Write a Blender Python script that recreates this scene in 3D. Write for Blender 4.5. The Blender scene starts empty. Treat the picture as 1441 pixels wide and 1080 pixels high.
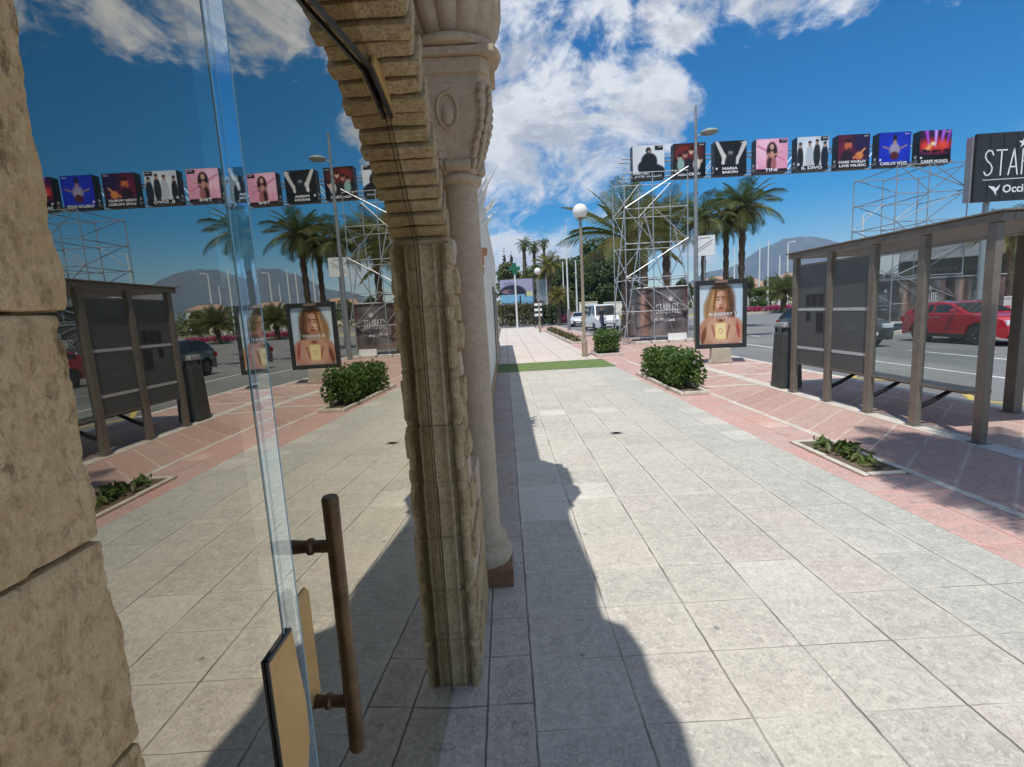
import bpy, bmesh, math, random
import numpy as np
from mathutils import Vector, Matrix, noise
random.seed(7)
NR = np.random.RandomState(11)
D = math.radians
SC = bpy.context.scene
COL = SC.collection

# ------------------------------------------------------------------ camera (solved from the vanishing points of the street)
FPX, EYE = 700.0, 1.70
def _c(x, y): return np.array([(x-720.5)/FPX, (y-540)/FPX, 1.0])
_f = _c(710, 440); _f /= np.linalg.norm(_f)
_q = _c(1410, 440-700*.055)
_dn = np.cross(_f, _q); _dn /= np.linalg.norm(_dn)
if _dn[1] < 0: _dn = -_dn
CM = np.array([np.cross(_dn, _f), _f, -_dn])
cam = bpy.data.cameras.new('camera'); camo = bpy.data.objects.new('camera', cam); COL.objects.link(camo)
cam.sensor_fit = 'HORIZONTAL'; cam.sensor_width = 36; cam.lens = 36*FPX/1441
cam.clip_start = .01; cam.clip_end = 20000
_ax = CM@np.array([1., 0, 0]); _ay = CM@np.array([0, -1., 0]); _az = CM@np.array([0, 0, -1.])
camo.matrix_world = Matrix(((_ax[0], _ay[0], _az[0], 0), (_ax[1], _ay[1], _az[1], 0), (_ax[2], _ay[2], _az[2], EYE), (0, 0, 0, 1)))
SC.camera = camo
def atY(x, y, Y):                      # real place of a photo point whose distance down the street is known
    d = CM@_c(x, y); return Vector(d*(Y/d[1])+np.array([0, 0, EYE]))

# ------------------------------------------------------------------ node helpers
class NT:
    def __init__(s, tree): s.t = tree; s.N = tree.nodes; s.L = tree.links
    def n(s, typ, props=None, **ins):
        nd = s.N.new(typ)
        for k, v in (props or {}).items(): setattr(nd, k, v)
        for k, v in ins.items():
            k = k.replace('_', ' ') if k.replace('_', ' ') in nd.inputs else k
            s.set(nd.inputs[int(k[1:])] if k[0] == 'i' and k[1:].isdigit() else nd.inputs[k], v)
        return nd
    def set(s, inp, v):
        if isinstance(v, bpy.types.NodeSocket): s.L.new(v, inp)
        else:
            try: inp.default_value = v
            except Exception: inp.default_value = tuple(v)
    def m(s, op, a, b=0, c=0, clamp=False):
        nd = s.n('ShaderNodeMath', {'operation': op, 'use_clamp': clamp})
        s.set(nd.inputs[0], a); s.set(nd.inputs[1], b); s.set(nd.inputs[2], c); return nd.outputs[0]
    def mr(s, v, a, b, c=0, d=1, smooth=False):
        nd = s.n('ShaderNodeMapRange', {'clamp': True, 'interpolation_type': 'SMOOTHSTEP' if smooth else 'LINEAR'})
        for i, x in enumerate((v, a, b, c, d)): s.set(nd.inputs[i], x)
        return nd.outputs[0]
    def mix(s, fac, a, b, mode='MIX'):
        nd = s.n('ShaderNodeMix', {'data_type': 'RGBA', 'blend_type': mode})
        s.set(nd.inputs[0], fac); s.set(nd.inputs[6], col4(a)); s.set(nd.inputs[7], col4(b)); return nd.outputs[2]
    def noise(s, vec, scale, detail=5, rough=.55, dist=0):
        nd = s.n('ShaderNodeTexNoise'); s.set(nd.inputs['Vector'], vec); nd.inputs['Scale'].default_value = scale
        nd.inputs['Detail'].default_value = detail; nd.inputs['Roughness'].default_value = rough; nd.inputs['Distortion'].default_value = dist
        return nd.outputs[0]
    def vor(s, vec, scale, feature='F1'):
        nd = s.n('ShaderNodeTexVoronoi', {'feature': feature}); s.set(nd.inputs['Vector'], vec); nd.inputs['Scale'].default_value = scale
        return nd
def col4(c):
    if isinstance(c, bpy.types.NodeSocket): return c
    return (c[0], c[1], c[2], 1.0) if len(c) == 3 else c
def newmat(name):
    m = bpy.data.materials.new(name); m.use_nodes = True
    T = NT(m.node_tree); T.N.clear()
    o = T.n('ShaderNodeOutputMaterial'); b = T.n('ShaderNodeBsdfPrincipled'); T.L.new(b.outputs[0], o.inputs[0])
    return m, T, b, o
def bump(T, b, h, strength=.5, dist=.01):
    nd = T.n('ShaderNodeBump'); T.set(nd.inputs['Height'], h); nd.inputs['Strength'].default_value = strength; nd.inputs['Distance'].default_value = dist
    T.L.new(nd.outputs[0], b.inputs['Normal'])
def coords(T, kind='Object'):
    if kind == 'World': return T.n('ShaderNodeNewGeometry').outputs['Position']
    return T.n('ShaderNodeTexCoord').outputs[kind]
MATS = {}
def pm(name, c1, c2=None, scale=6, rough=.6, metal=0, bmp=0, bscale=30, bdist=.004, lo=.35, hi=.65, rvar=0, detail=6, spec=.5, coat=0):
    """general surface: two colours mixed by fractal noise, fine bump, varied gloss"""
    if name in MATS: return MATS[name]
    m, T, b, o = newmat(name); v = coords(T)
    n = T.noise(v, scale, detail, .6)
    b.inputs['Base Color'].default_value = col4(c1)
    if c2: T.L.new(T.mix(T.mr(n, lo, hi), c1, c2), b.inputs['Base Color'])
    b.inputs['Metallic'].default_value = metal; b.inputs['Roughness'].default_value = rough
    b.inputs['Specular IOR Level'].default_value = spec
    b.inputs['Coat Weight'].default_value = coat; b.inputs['Coat Roughness'].default_value = .05
    if rvar: T.L.new(T.mr(T.noise(v, scale*2.3, 4), .3, .7, max(0, rough-rvar), min(1, rough+rvar)), b.inputs['Roughness'])
    if bmp: bump(T, b, T.noise(v, bscale, 5), bmp, bdist)
    MATS[name] = m; return m

# ------------------------------------------------------------------ mesh helpers
class MB:
    def __init__(s): s.v = []; s.f = []; s.mi = []
    def add(s, vs, fs, m=0, M=None):
        o = len(s.v)
        s.v += [tuple(M@Vector(p)) if M else tuple(p) for p in vs]
        s.f += [tuple(i+o for i in f) for f in fs]; s.mi += [m]*len(fs); return s
    def box(s, c, d, rz=0, m=0, taper=1.0, M=None):
        x, y, z = d[0]/2, d[1]/2, d[2]/2; t = taper
        vs = [(-x, -y, -z), (x, -y, -z), (x, y, -z), (-x, y, -z), (-x*t, -y*t, z), (x*t, -y*t, z), (x*t, y*t, z), (-x*t, y*t, z)]
        R = Matrix.Translation(c)@Matrix.Rotation(rz, 4, 'Z')
        if M: R = M@R
        return s.add(vs, [(0, 3, 2, 1), (4, 5, 6, 7), (0, 1, 5, 4), (1, 2, 6, 5), (2, 3, 7, 6), (3, 0, 4, 7)], m, R)
    def bb(s, a, b, m=0): return s.box([(a[i]+b[i])/2 for i in range(3)], [abs(b[i]-a[i]) for i in range(3)], 0, m)
    def tube(s, pts, r, n=8, m=0, cap=True):
        pts = [Vector(p) for p in pts]; rs = r if isinstance(r, (list, tuple)) else [r]*len(pts)
        rings = []; up = None
        for i, p in enumerate(pts):
            t = (pts[min(i+1, len(pts)-1)]-pts[max(i-1, 0)]).normalized()
            if up is None: up = Vector((0, 0, 1)) if abs(t.z) < .9 else Vector((1, 0, 0))
            a = t.cross(up).normalized(); b = a.cross(t).normalized(); up = b
            rings.append([p+(a*math.cos(k*2*math.pi/n)+b*math.sin(k*2*math.pi/n))*rs[i] for k in range(n)])
        vs = [q for rg in rings for q in rg]; fs = []
        for i in range(len(pts)-1):
            for k in range(n):
                k2 = (k+1) % n; fs.append((i*n+k, (i+1)*n+k, (i+1)*n+k2, i*n+k2))
        if cap: fs.append(tuple(range(n))); fs.append(tuple((len(pts)-1)*n+k for k in reversed(range(n))))
        return s.add(vs, fs, m)
    def lathe(s, prof, c=(0, 0, 0), n=24, m=0, lobe=None, axis=None):
        vs = []; fs = []
        for (r, z) in prof:
            for k in range(n):
                a = 2*math.pi*k/n; rr = r*(lobe(a) if lobe else 1); vs.append((rr*math.cos(a), rr*math.sin(a), z))
        for i in range(len(prof)-1):
            for k in range(n):
                k2 = (k+1) % n; fs.append((i*n+k, i*n+k2, (i+1)*n+k2, (i+1)*n+k))
        fs.append(tuple(reversed(range(n)))); fs.append(tuple((len(prof)-1)*n+k for k in range(n)))
        M = Matrix.Translation(c)
        if axis == 'X': M = M@Matrix.Rotation(math.pi/2, 4, 'Y')
        if axis == 'Y': M = M@Matrix.Rotation(-math.pi/2, 4, 'X')
        return s.add(vs, fs, m, M)
    def prism(s, poly, h, M=None, m=0):         # polygon in xy, extruded along +z by h
        n = len(poly)
        vs = [(p[0], p[1], 0) for p in poly]+[(p[0], p[1], h) for p in poly]
        fs = [tuple(reversed(range(n))), tuple(range(n, 2*n))]+[(i, (i+1) % n, n+(i+1) % n, n+i) for i in range(n)]
        return s.add(vs, fs, m, M)
    def ell(s, c, r, n=12, m=0, M=None):
        vs = []; fs = []; h = n//2
        for i in range(h+1):
            t = math.pi*i/h
            for k in range(n):
                a = 2*math.pi*k/n; vs.append((c[0]+r[0]*math.sin(t)*math.cos(a), c[1]+r[1]*math.sin(t)*math.sin(a), c[2]-r[2]*math.cos(t)))
        for i in range(h):
            for k in range(n): fs.append((i*n+k, i*n+(k+1) % n, (i+1)*n+(k+1) % n, (i+1)*n+k))
        return s.add(vs, fs, m, M)
    def build(s, name, mats, parent=None, smooth=False, bev=0, loc=(0, 0, 0), seg=2, ang=35):
        me = bpy.data.meshes.new(name); me.from_pydata(s.v, [], s.f); me.update()
        mats = mats if isinstance(mats, (list, tuple)) else [mats]
        for x in mats: me.materials.append(x)
        if len(mats) > 1: me.polygons.foreach_set('material_index', s.mi)
        if smooth:
            me.polygons.foreach_set('use_smooth', [True]*len(me.polygons)); me.set_sharp_from_angle(angle=D(ang))
        o = bpy.data.objects.new(name, me); COL.objects.link(o); o.location = loc
        if parent: o.parent = parent
        if bev:
            b = o.modifiers.new('bevel', 'BEVEL'); b.width = bev; b.segments = seg; b.limit_method = 'ANGLE'; b.angle_limit = D(40)
        return o
def tag(o, label=None, cat=None, group=None, kind=None):
    if label: o['label'] = label
    if cat: o['category'] = cat
    if group: o['group'] = group
    if kind: o['kind'] = kind
    return o
def thing(name, label, cat, loc=(0, 0, 0), rz=0, group=None):
    o = bpy.data.objects.new(name, None); COL.objects.link(o); o.location = loc; o.rotation_euler = (0, 0, rz); o.empty_display_size = .1
    return tag(o, label, cat, group)
def copy_tree(o, parent=None):
    c = o.copy(); COL.objects.link(c); c.parent = parent
    for ch in [x for x in o.children]: copy_tree(ch, c)
    return c
def structure(o): o['kind'] = 'structure'; return o

def rough_block(mb, corners, n=6, rad=.02, amp=.006, freq=12, seed=0, m=0, fine=0):
    """rounded, noise-worn stone block spanning 8 corners (x fastest: 000,100,010,110,001,101,011,111)"""
    C = [Vector(c) for c in corners]
    sx = ((C[1]-C[0]).length, (C[2]-C[0]).length, (C[4]-C[0]).length)
    if isinstance(n, int): n = (n, n, n)
    def P(q):
        p = []; nn = []
        for i in range(3):
            rr = min(.95, 2*rad/max(sx[i], 1e-4)); lim = 1-rr
            c = max(-lim, min(lim, q[i])); d = (q[i]-c)/rr if rr > 0 else 0
            p.append((c, rr)); nn.append(d)
        L = math.sqrt(sum(d*d for d in nn)) or 1
        M = max(abs(d) for d in nn)
        out = [p[i][0]+(nn[i]/L*M)*p[i][1] for i in range(3)]
        u, v, w = [(t+1)/2 for t in out]
        r = Vector((0, 0, 0))
        for k in range(8):
            wt = (u if k & 1 else 1-u)*(v if k & 2 else 1-v)*(w if k & 4 else 1-w); r += C[k]*wt
        ctr = sum(C, Vector())/8
        N = (r-ctr).normalized()
        d = noise.fractal(r*freq+Vector((seed*3.1, seed*1.7, seed)), 1, 2, 4)*amp
        if fine:
            q2 = noise.noise(r*freq*5+Vector((seed, 0, 0))); d -= fine*max(0, q2-.15)
        return r+N*d
    for ax in range(3):
        a, b = [i for i in range(3) if i != ax]
        for sgn in (-1, 1):
            vs = []; fs = []
            for i in range(n[a]+1):
                for j in range(n[b]+1):
                    q = [0, 0, 0]; q[ax] = sgn; q[a] = 2*i/n[a]-1; q[b] = 2*j/n[b]-1; vs.append(P(q))
            w = n[b]+1
            for i in range(n[a]):
                for j in range(n[b]):
                    f = (i*w+j, (i+1)*w+j, (i+1)*w+j+1, i*w+j+1)
                    fs.append(f if (sgn > 0) == (ax != 1) else tuple(reversed(f)))
            mb.add(vs, fs, m)

def lin(c): return np.where(c <= .04045, c/12.92, ((c+.055)/1.055)**2.4)
def painting(name, w, h, nx, nz, fn, mat, parent, loc=(0, 0, 0), label=None):
    """flat printed picture facing -Y: a fine grid carrying its print in a colour attribute"""
    xs = np.linspace(0, 1, nx); zs = np.linspace(0, 1, nz)
    U, V = np.meshgrid(xs, zs); U = U.ravel(); V = V.ravel()
    rgb = np.clip(fn(U, V), 0, 1)
    vs = np.stack([(U-.5)*w, np.zeros_like(U), V*h], 1)
    fs = [(j*nx+i, j*nx+i+1, (j+1)*nx+i+1, (j+1)*nx+i) for j in range(nz-1) for i in range(nx-1)]
    me = bpy.data.meshes.new(name); me.from_pydata(vs.tolist(), [], fs); me.update()
    ca = me.color_attributes.new('Print', 'FLOAT_COLOR', 'POINT')
    ca.data.foreach_set('color', np.concatenate([lin(rgb), np.ones((len(U), 1))], 1).astype(np.float32).ravel())
    me.materials.append(mat); o = bpy.data.objects.new(name, me); COL.objects.link(o); o.parent = parent; o.location = loc
    if label: o['label'] = label
    return o
class Art:
    def __init__(s, U, V, c): s.U = U; s.V = V; s.I = np.ones((len(U), 3))*np.array(c)
    def mix(s, a, c): s.I = s.I*(1-a[:, None])+np.array(c)*a[:, None]; return s
    def el(s, cx, cy, rx, ry, c, soft=.25, rot=0):
        x = s.U-cx; y = s.V-cy; co, si = math.cos(rot), math.sin(rot)
        d = np.sqrt(((x*co+y*si)/rx)**2+((-x*si+y*co)/ry)**2)
        return s.mix(np.clip((1+soft/2-d)/soft, 0, 1), c)
    def rect(s, x0, y0, x1, y1, c, soft=.01):
        a = np.clip((s.U-x0)/soft+.5, 0, 1)*np.clip((x1-s.U)/soft+.5, 0, 1)*np.clip((s.V-y0)/soft+.5, 0, 1)*np.clip((y1-s.V)/soft+.5, 0, 1)
        return s.mix(a, c)
    def line(s, x0, y0, x1, y1, w, c, soft=.5, w1=None):
        dx, dy = x1-x0, y1-y0; L = dx*dx+dy*dy
        t = np.clip(((s.U-x0)*dx+(s.V-y0)*dy)/L, 0, 1); d = np.hypot(s.U-x0-t*dx, s.V-y0-t*dy)
        ww = w+(w1-w)*t if w1 is not None else w
        return s.mix(np.clip((ww*(1+soft/2)-d)/(ww*soft), 0, 1), c)
    def grain(s, amp, seed=0):
        s.I = s.I*(1+amp*np.random.RandomState(seed).randn(len(s.U), 1)); return s
def print_mat(name, rough=.45):
    if name in MATS: return MATS[name]
    m, T, b, o = newmat(name)
    a = T.n('ShaderNodeAttribute', {'attribute_name': 'Print'})
    T.L.new(a.outputs['Color'], b.inputs['Base Color']); b.inputs['Roughness'].default_value = rough
    MATS[name] = m; return m
def words(mb, s, width, c, m=0, height=None, shear=0, bold=.0, M=None):
    """flat lettering in the xz plane (facing -Y), centred on c, fitted to width"""
    cu = bpy.data.curves.new('t', 'FONT'); cu.body = s; cu.align_x = 'CENTER'; cu.size = 1; cu.offset = bold; cu.resolution_u = 2; cu.shear = shear
    o = bpy.data.objects.new('t', cu); COL.objects.link(o)
    dg = bpy.context.evaluated_depsgraph_get(); me = bpy.data.meshes.new_from_object(o.evaluated_get(dg))
    vs = [tuple(v.co) for v in me.vertices]; fs = [tuple(p.vertices) for p in me.polygons]
    bpy.data.objects.remove(o); bpy.data.curves.remove(cu); bpy.data.meshes.remove(me)
    xs = [v[0] for v in vs]; ys = [v[1] for v in vs]; w = max(xs)-min(xs); hh = max(ys)-min(ys)
    kx = width/w; ky = (height/hh) if height else kx; x0 = (max(xs)+min(xs))/2; y0 = (max(ys)+min(ys))/2
    mb.add([(c[0]+(v[0]-x0)*kx, c[1], c[2]+(v[1]-y0)*ky) for v in vs], fs, m, M); return mb
DECO = {'S': [[(.9, .82), (.72, .97), (.4, .99), (.15, .88), (.12, .74), (.3, .6), (.66, .46), (.86, .3), (.8, .12), (.5, .01), (.25, .03), (.08, .14)]],
        'T': [[(.02, .98), (.98, .98)], [(.5, .98), (.5, 0)]], 'A': [[(.05, 0), (.5, 1), (.95, 0)], [(.2, .3), (.8, .3)]],
        'R': [[(.15, 0), (.15, .98), (.6, .98), (.85, .85), (.85, .65), (.6, .52), (.15, .52)], [(.5, .52), (.9, 0)]],
        'L': [[(.15, 1), (.15, .02), (.85, .02)]], 'I': [[(.5, 0), (.5, 1)]], 'E': [[(.85, .98), (.15, .98), (.15, .02), (.85, .02)], [(.15, .52), (.7, .52)]]}
def deco(mb, s, x0, z0, w, h, y, t, m=0, M=None, gap=.18):
    """narrow art-deco capitals as flat strokes"""
    for i, ch in enumerate(s):
        cw = w*(.35 if ch == 'I' else 1)
        for pl in DECO[ch]:
            for (a, b) in zip(pl[:-1], pl[1:]):
                p = Vector((x0+a[0]*cw, 0, z0+a[1]*h)); q = Vector((x0+b[0]*cw, 0, z0+b[1]*h)); d = (q-p).normalized(); nn = Vector((-d.z, 0, d.x))*t/2; e = d*t/2
                mb.add([tuple(v+Vector((0, y, 0))) for v in (p-nn-e, q-nn+e, q+nn+e, p+nn-e)], [(0, 1, 2, 3)], m, M)
        x0 += cw+gap*w
    return x0
def star(mb, cx, cz, r, y, m=0, M=None, k=.4, n=5, rot=0):
    vs = [(cx, y, cz)]+[(cx+(r if i % 2 == 0 else r*k)*math.sin(rot+math.pi*i/n), y, cz+(r if i % 2 == 0 else r*k)*math.cos(rot+math.pi*i/n)) for i in range(2*n)]
    mb.add(vs, [(0, 1+(i+1) % (2*n), 1+i) for i in range(2*n)], m, M)
# ------------------------------------------------------------------ materials
def paving(name, x0, dx, y0, dy, cols, joint, ju, jv, pit=.35, dirt=.5, patch=None, diag=False, stain=None):
    m, T, b, o = newmat(name); pos = coords(T, 'World')
    sp = T.n('ShaderNodeSeparateXYZ'); T.L.new(pos, sp.inputs[0]); X, Y = sp.outputs[0], sp.outputs[1]
    wob = T.m('MULTIPLY', T.m('SUBTRACT', T.noise(pos, 9, 3), .5), .012)
    X2 = T.m('ADD', X, wob); Y2 = T.m('ADD', T.m('SUBTRACT', Y, T.m('MULTIPLY', X, .93)) if diag else Y, wob)
    u = T.m('DIVIDE', T.m('SUBTRACT', X2, x0), dx); v = T.m('DIVIDE', T.m('SUBTRACT', Y2, y0), dy)
    iu, iv = T.m('FLOOR', u), T.m('FLOOR', v); fu, fv = T.m('FRACT', u), T.m('FRACT', v)
    eu = T.m('MULTIPLY', T.m('MINIMUM', fu, T.m('SUBTRACT', 1, fu)), dx); ev = T.m('MULTIPLY', T.m('MINIMUM', fv, T.m('SUBTRACT', 1, fv)), dy)
    cv = T.n('ShaderNodeCombineXYZ'); T.L.new(iu, cv.inputs[0]); T.L.new(iv, cv.inputs[1])
    wn = T.n('ShaderNodeTexWhiteNoise', {'noise_dimensions': '3D'}); T.L.new(cv.outputs[0], wn.inputs['Vector'])
    c = T.mix(wn.outputs['Value'], cols[0], cols[1])
    sc = T.n('ShaderNodeSeparateColor'); T.L.new(wn.outputs['Color'], sc.inputs[0])
    c = T.mix(T.m('MULTIPLY', T.mr(sc.outputs[1], .55, 1), .7), c, cols[2])
    if patch: c = T.mix(T.m('MULTIPLY', T.m('GREATER_THAN', X2, 2.26), .6), c, (.38, .40, .375)); c = T.mix(T.m('MULTIPLY', T.m('GREATER_THAN', sc.outputs[2], .84), T.mr(T.noise(pos, .35, 2), .42, .6)), c, patch)
    # weathering: wide blotches, mid mottling, fine pits of the travertine
    big = T.noise(pos, .9, 4, .6); mid = T.noise(pos, 9, 6, .7); fine = T.noise(pos, 42, 5, .72, 1.1); worm = T.noise(pos, 30, 4, .65, 1.6)
    c = T.mix(T.mr(big, .35, .7, 0, .42), c, tuple(k*.66 for k in cols[0][:3])); c = T.mix(T.mr(T.noise(pos, .45, 5, .65), .52, .66, 0, .4), c, tuple(min(1, k*1.2) for k in cols[1][:3])); c = T.mix(T.mr(T.noise(pos, 5, 5, .7, .8), .58, .72, 0, .35), c, tuple(k*.55 for k in cols[0][:3]))
    c = T.mix(T.mr(mid, .42, .75, 0, .55), c, tuple(min(1, k*1.28) for k in cols[1][:3]))
    c = T.mix(T.mr(worm, .50, .64, 0, .42), c, tuple(min(1, k*1.45) for k in cols[1][:3])); c = T.mix(T.mr(worm, .47, .35, 0, .30), c, tuple(k*.6 for k in cols[0][:3]))
    if stain: c = T.mix(T.mr(T.noise(pos, 2.3, 3, .5), .55, .75, 0, .5), c, stain)
    pitm = T.mr(fine, .52, .66, 0, pit)
    c = T.mix(pitm, c, tuple(k*.38 for k in cols[0][:3]))
    c = T.mix(T.mr(T.noise(pos, 120, 2), .6, .72, 0, .25), c, tuple(min(1, k*1.4) for k in cols[1][:3]))
    brk = T.mr(T.noise(pos, 3.1, 4), .3, .6, .25, 1)
    ju_m = T.m('MULTIPLY', T.mr(eu, ju*.5, ju*1.3, 1, 0, True), brk if jv < ju else 1); jv_m = T.m('MULTIPLY', T.mr(ev, jv*.5, jv*1.3, 1, 0, True), T.mr(T.noise(pos, 2.0, 4), .38, .62, .03, 1))
    J = T.m('MAXIMUM', ju_m, jv_m)
    soft = T.m('MAXIMUM', T.mr(eu, 0, .05, .35, 0), T.mr(ev, 0, .05, .3, 0))
    c = T.mix(T.m('MULTIPLY', soft, T.m('MULTIPLY', T.mr(T.noise(pos, 1.7, 4), .35, .6), 1.6), clamp=True), c, tuple(min(1, k*1.22) for k in cols[1][:3])); c = T.mix(T.m('MULTIPLY', soft, T.mr(T.noise(pos, 2.6, 4), .55, .7, 0, dirt*2)), c, tuple(k*.5 for k in cols[0][:3]))
    c = T.mix(J, c, joint)
    # hairline stains and gum spots
    sp_ = T.vor(pos, 2.6); c = T.mix(T.m('MULTIPLY', T.m('LESS_THAN', sp_.outputs['Distance'], .045), .45), c, (.07, .065, .06))
    T.L.new(c, b.inputs['Base Color']); b.inputs['Roughness'].default_value = .8; b.inputs['Specular IOR Level'].default_value = .3
    h = T.m('SUBTRACT', T.m('MULTIPLY', T.m('SUBTRACT', 1, pitm), .5), T.m('MULTIPLY', J, 1.0))
    h = T.m('ADD', h, T.m('MULTIPLY', wn.outputs['Value'], .15))
    bump(T, b, h, .55, .006)
    return m
M_PAVE = paving('grey_paving', .035, .445, .17, .41, [(.43, .41, .36), (.53, .495, .425), (.53, .465, .41)], (.17, .15, .125), .0058, .0026, .38, .28, (.66, .63, .56))
M_EDGE = paving('pink_paving', .035, .40, .0, .40, [(.36, .285, .25), (.43, .36, .31), (.42, .39, .36)], (.12, .10, .09), .006, .005, .35, .45)
M_EDGE2 = paving('beige_paving', .035, .205, .10, .31, [(.43, .37, .315), (.52, .455, .39), (.48, .44, .395)], (.17, .145, .12), .005, .005, .55, .4)
M_RED = paving('red_paving', 3.05, .33, .1, .33, [(.54, .255, .20), (.60, .33, .27), (.54, .39, .335)], (.34, .22, .18), .006, .006, .3, .3, (.62, .52, .45), stain=(.56, .47, .40))
M_WALK = paving('sidewalk_tiles', 3.78, 1.22, .02, .52, [(.42, .265, .22), (.50, .33, .275), (.48, .38, .32)], (.60, .52, .43), .022, .016, .25, .35, diag=True, stain=(.42, .31, .25))
M_FARP = paving('far_paving', .035, .9, .1, .82, [(.56, .49, .43), (.62, .55, .48), (.60, .48, .42)], (.36, .32, .29), .02, .02, .2, .3)
M_KERB = pm('pale_kerb', (.66, .61, .52), (.5, .45, .38), 5, .8, bmp=.5, bscale=40, bdist=.006)
def road_mat():
    m, T, b, o = newmat('road_asphalt'); pos = coords(T, 'World')
    n1 = T.noise(pos, .35, 5); n2 = T.noise(pos, 60, 4, .7); n3 = T.noise(pos, 4, 5)
    c = T.mix(T.mr(n1, .3, .7), (.17, .17, .165), (.25, .25, .24)); c = T.mix(T.mr(n2, .4, .7, 0, .5), c, (.11, .11, .11)); c = T.mix(T.mr(n3, .5, .75, 0, .4), c, (.30, .29, .28))
    st = T.n('ShaderNodeMapping'); T.L.new(pos, st.inputs[0]); st.inputs['Scale'].default_value = (1.6, .05, 1)
    c = T.mix(T.mr(T.noise(st.outputs[0], 1, 4), .45, .7, 0, .5), c, (.12, .12, .12))
    T.L.new(c, b.inputs['Base Color']); b.inputs['Roughness'].default_value = .85; bump(T, b, n2, .5, .006); return m
M_ROAD = road_mat()
def paint_mat(name, c):
    m, T, b, o = newmat(name); pos = coords(T, 'World')
    T.L.new(T.mix(T.mr(T.noise(pos, 14, 6, .7), .45, .68), c, (.22, .22, .21)), b.inputs['Base Color']); b.inputs['Roughness'].default_value = .7; return m
M_WLINE = paint_mat('road_paint_white', (.72, .72, .70)); M_YLINE = paint_mat('road_paint_yellow', (.62, .45, .06))
def earth_mat():
    m, T, b, o = newmat('dry_ground'); pos = coords(T, 'World')
    c = T.mix(T.mr(T.noise(pos, .02, 6), .35, .65), (.16, .15, .07), (.30, .25, .15)); c = T.mix(T.mr(T.noise(pos, .6, 6), .4, .7, 0, .6), c, (.08, .10, .035))
    T.L.new(c, b.inputs['Base Color']); b.inputs['Roughness'].default_value = .95; return m
M_EARTH = earth_mat()
def stone_mat(name, c1, c2, c3, s=1.0, b1=.8, pits=.6, dark=(.13, .085, .04)):
    m, T, b, o = newmat(name); v = coords(T)
    n1 = T.noise(v, 5*s, 6, .65); n2 = T.noise(v, 22*s, 6, .7, .4); n3 = T.noise(v, 75*s, 5, .7); n4 = T.noise(v, 190*s, 3)
    c = T.mix(T.mr(n1, .33, .67), c1, c2); c = T.mix(T.mr(n2, .42, .68, 0, .7), c, c3)
    pit = T.mr(n3, .50, .70, 0, pits); c = T.mix(pit, c, dark)
    c = T.mix(T.mr(n4, .55, .75, 0, .3), c, tuple(min(1, k*1.35) for k in c2))
    T.L.new(c, b.inputs['Base Color']); b.inputs['Roughness'].default_value = .88; b.inputs['Specular IOR Level'].default_value = .25
    h = T.m('ADD', T.m('MULTIPLY', n2, .7), T.m('ADD', T.m('MULTIPLY', T.m('SUBTRACT', 1, pit), .5), T.m('MULTIPLY', n4, .15)))
    bump(T, b, h, b1, .012/s); return m
M_STONE = stone_mat('sandstone', (.47, .335, .175), (.60, .46, .28), (.32, .215, .10), 1.9, .9, .7)
M_ROUGH = stone_mat('rough_sandstone', (.56, .40, .21), (.68, .52, .31), (.46, .315, .15), 2.6, .75, .65, (.20, .125, .055))
M_CARVED = stone_mat('carved_stone', (.48, .375, .265), (.57, .46, .34), (.39, .295, .2), 1.2, .35, .25, (.22, .15, .09))
def pitted():
    m, T, b, o = newmat('pitted_sandstone'); v0 = coords(T); mp = T.n('ShaderNodeMapping'); T.L.new(v0, mp.inputs[0]); mp.inputs['Scale'].default_value = (1, 1, .62); v = mp.outputs[0]
    n1 = T.noise(v, 11, 5, .6); n2 = T.noise(v, 90, 6, .8); n3 = T.noise(v, 260, 6, .8); n4 = T.noise(v, 700, 3)
    c = T.mix(T.mr(n1, .35, .65), (.66, .45, .225), (.80, .585, .34)); c = T.mix(T.mr(n2, .40, .66, 0, .6), c, (.48, .29, .11)); c = T.mix(T.mr(n3, .46, .70, 0, .55), c, (.90, .70, .42))
    pit = T.mr(T.noise(v, 150, 5, .75), .54, .70, 0, .8); big = T.m('MULTIPLY', T.mr(T.noise(v, 85, 5, .7), .54, .66, 0, .95), T.mr(T.noise(v, 16, 3), .40, .56)); c = T.mix(T.m('MAXIMUM', T.m('MULTIPLY', pit, .6), big), c, (.24, .145, .06)); c = T.mix(T.mr(n4, .5, .7, 0, .4), c, (.44, .30, .15))
    T.L.new(c, b.inputs['Base Color']); b.inputs['Roughness'].default_value = .92; b.inputs['Specular IOR Level'].default_value = .2
    h = T.m('SUBTRACT', T.m('ADD', T.m('MULTIPLY', n2, 1.0), T.m('MULTIPLY', n3, .45)), T.m('ADD', T.m('MULTIPLY', pit, .35), T.m('MULTIPLY', big, .7))); bump(T, b, h, 1.0, .0045); return m
M_PITTED = pitted()
M_RENDER = pm('white_render', (.80, .77, .70), (.72, .68, .60), 2, .9, bmp=.25, bscale=60)
M_PLINTH = pm('brown_tile', (.22, .10, .055), (.30, .15, .08), 9, .45)
M_TERRA = pm('terracotta', (.50, .20, .10), (.60, .32, .18), 14, .8, bmp=.4)
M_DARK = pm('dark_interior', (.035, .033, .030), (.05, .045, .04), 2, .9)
M_BLACK = pm('black_metal', (.018, .018, .018), (.03, .03, .03), 8, .38)
M_BRONZE = pm('bronze_paint', (.20, .172, .14), (.255, .22, .18), 7, .42, .35, rvar=.12, bmp=.08, bscale=40)
M_BRONZE2 = pm('dark_bronze_wood', (.075, .038, .013), (.145, .080, .030), 26, .34, .3, rvar=.1, bmp=.2, bscale=60, bdist=.001)
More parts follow.
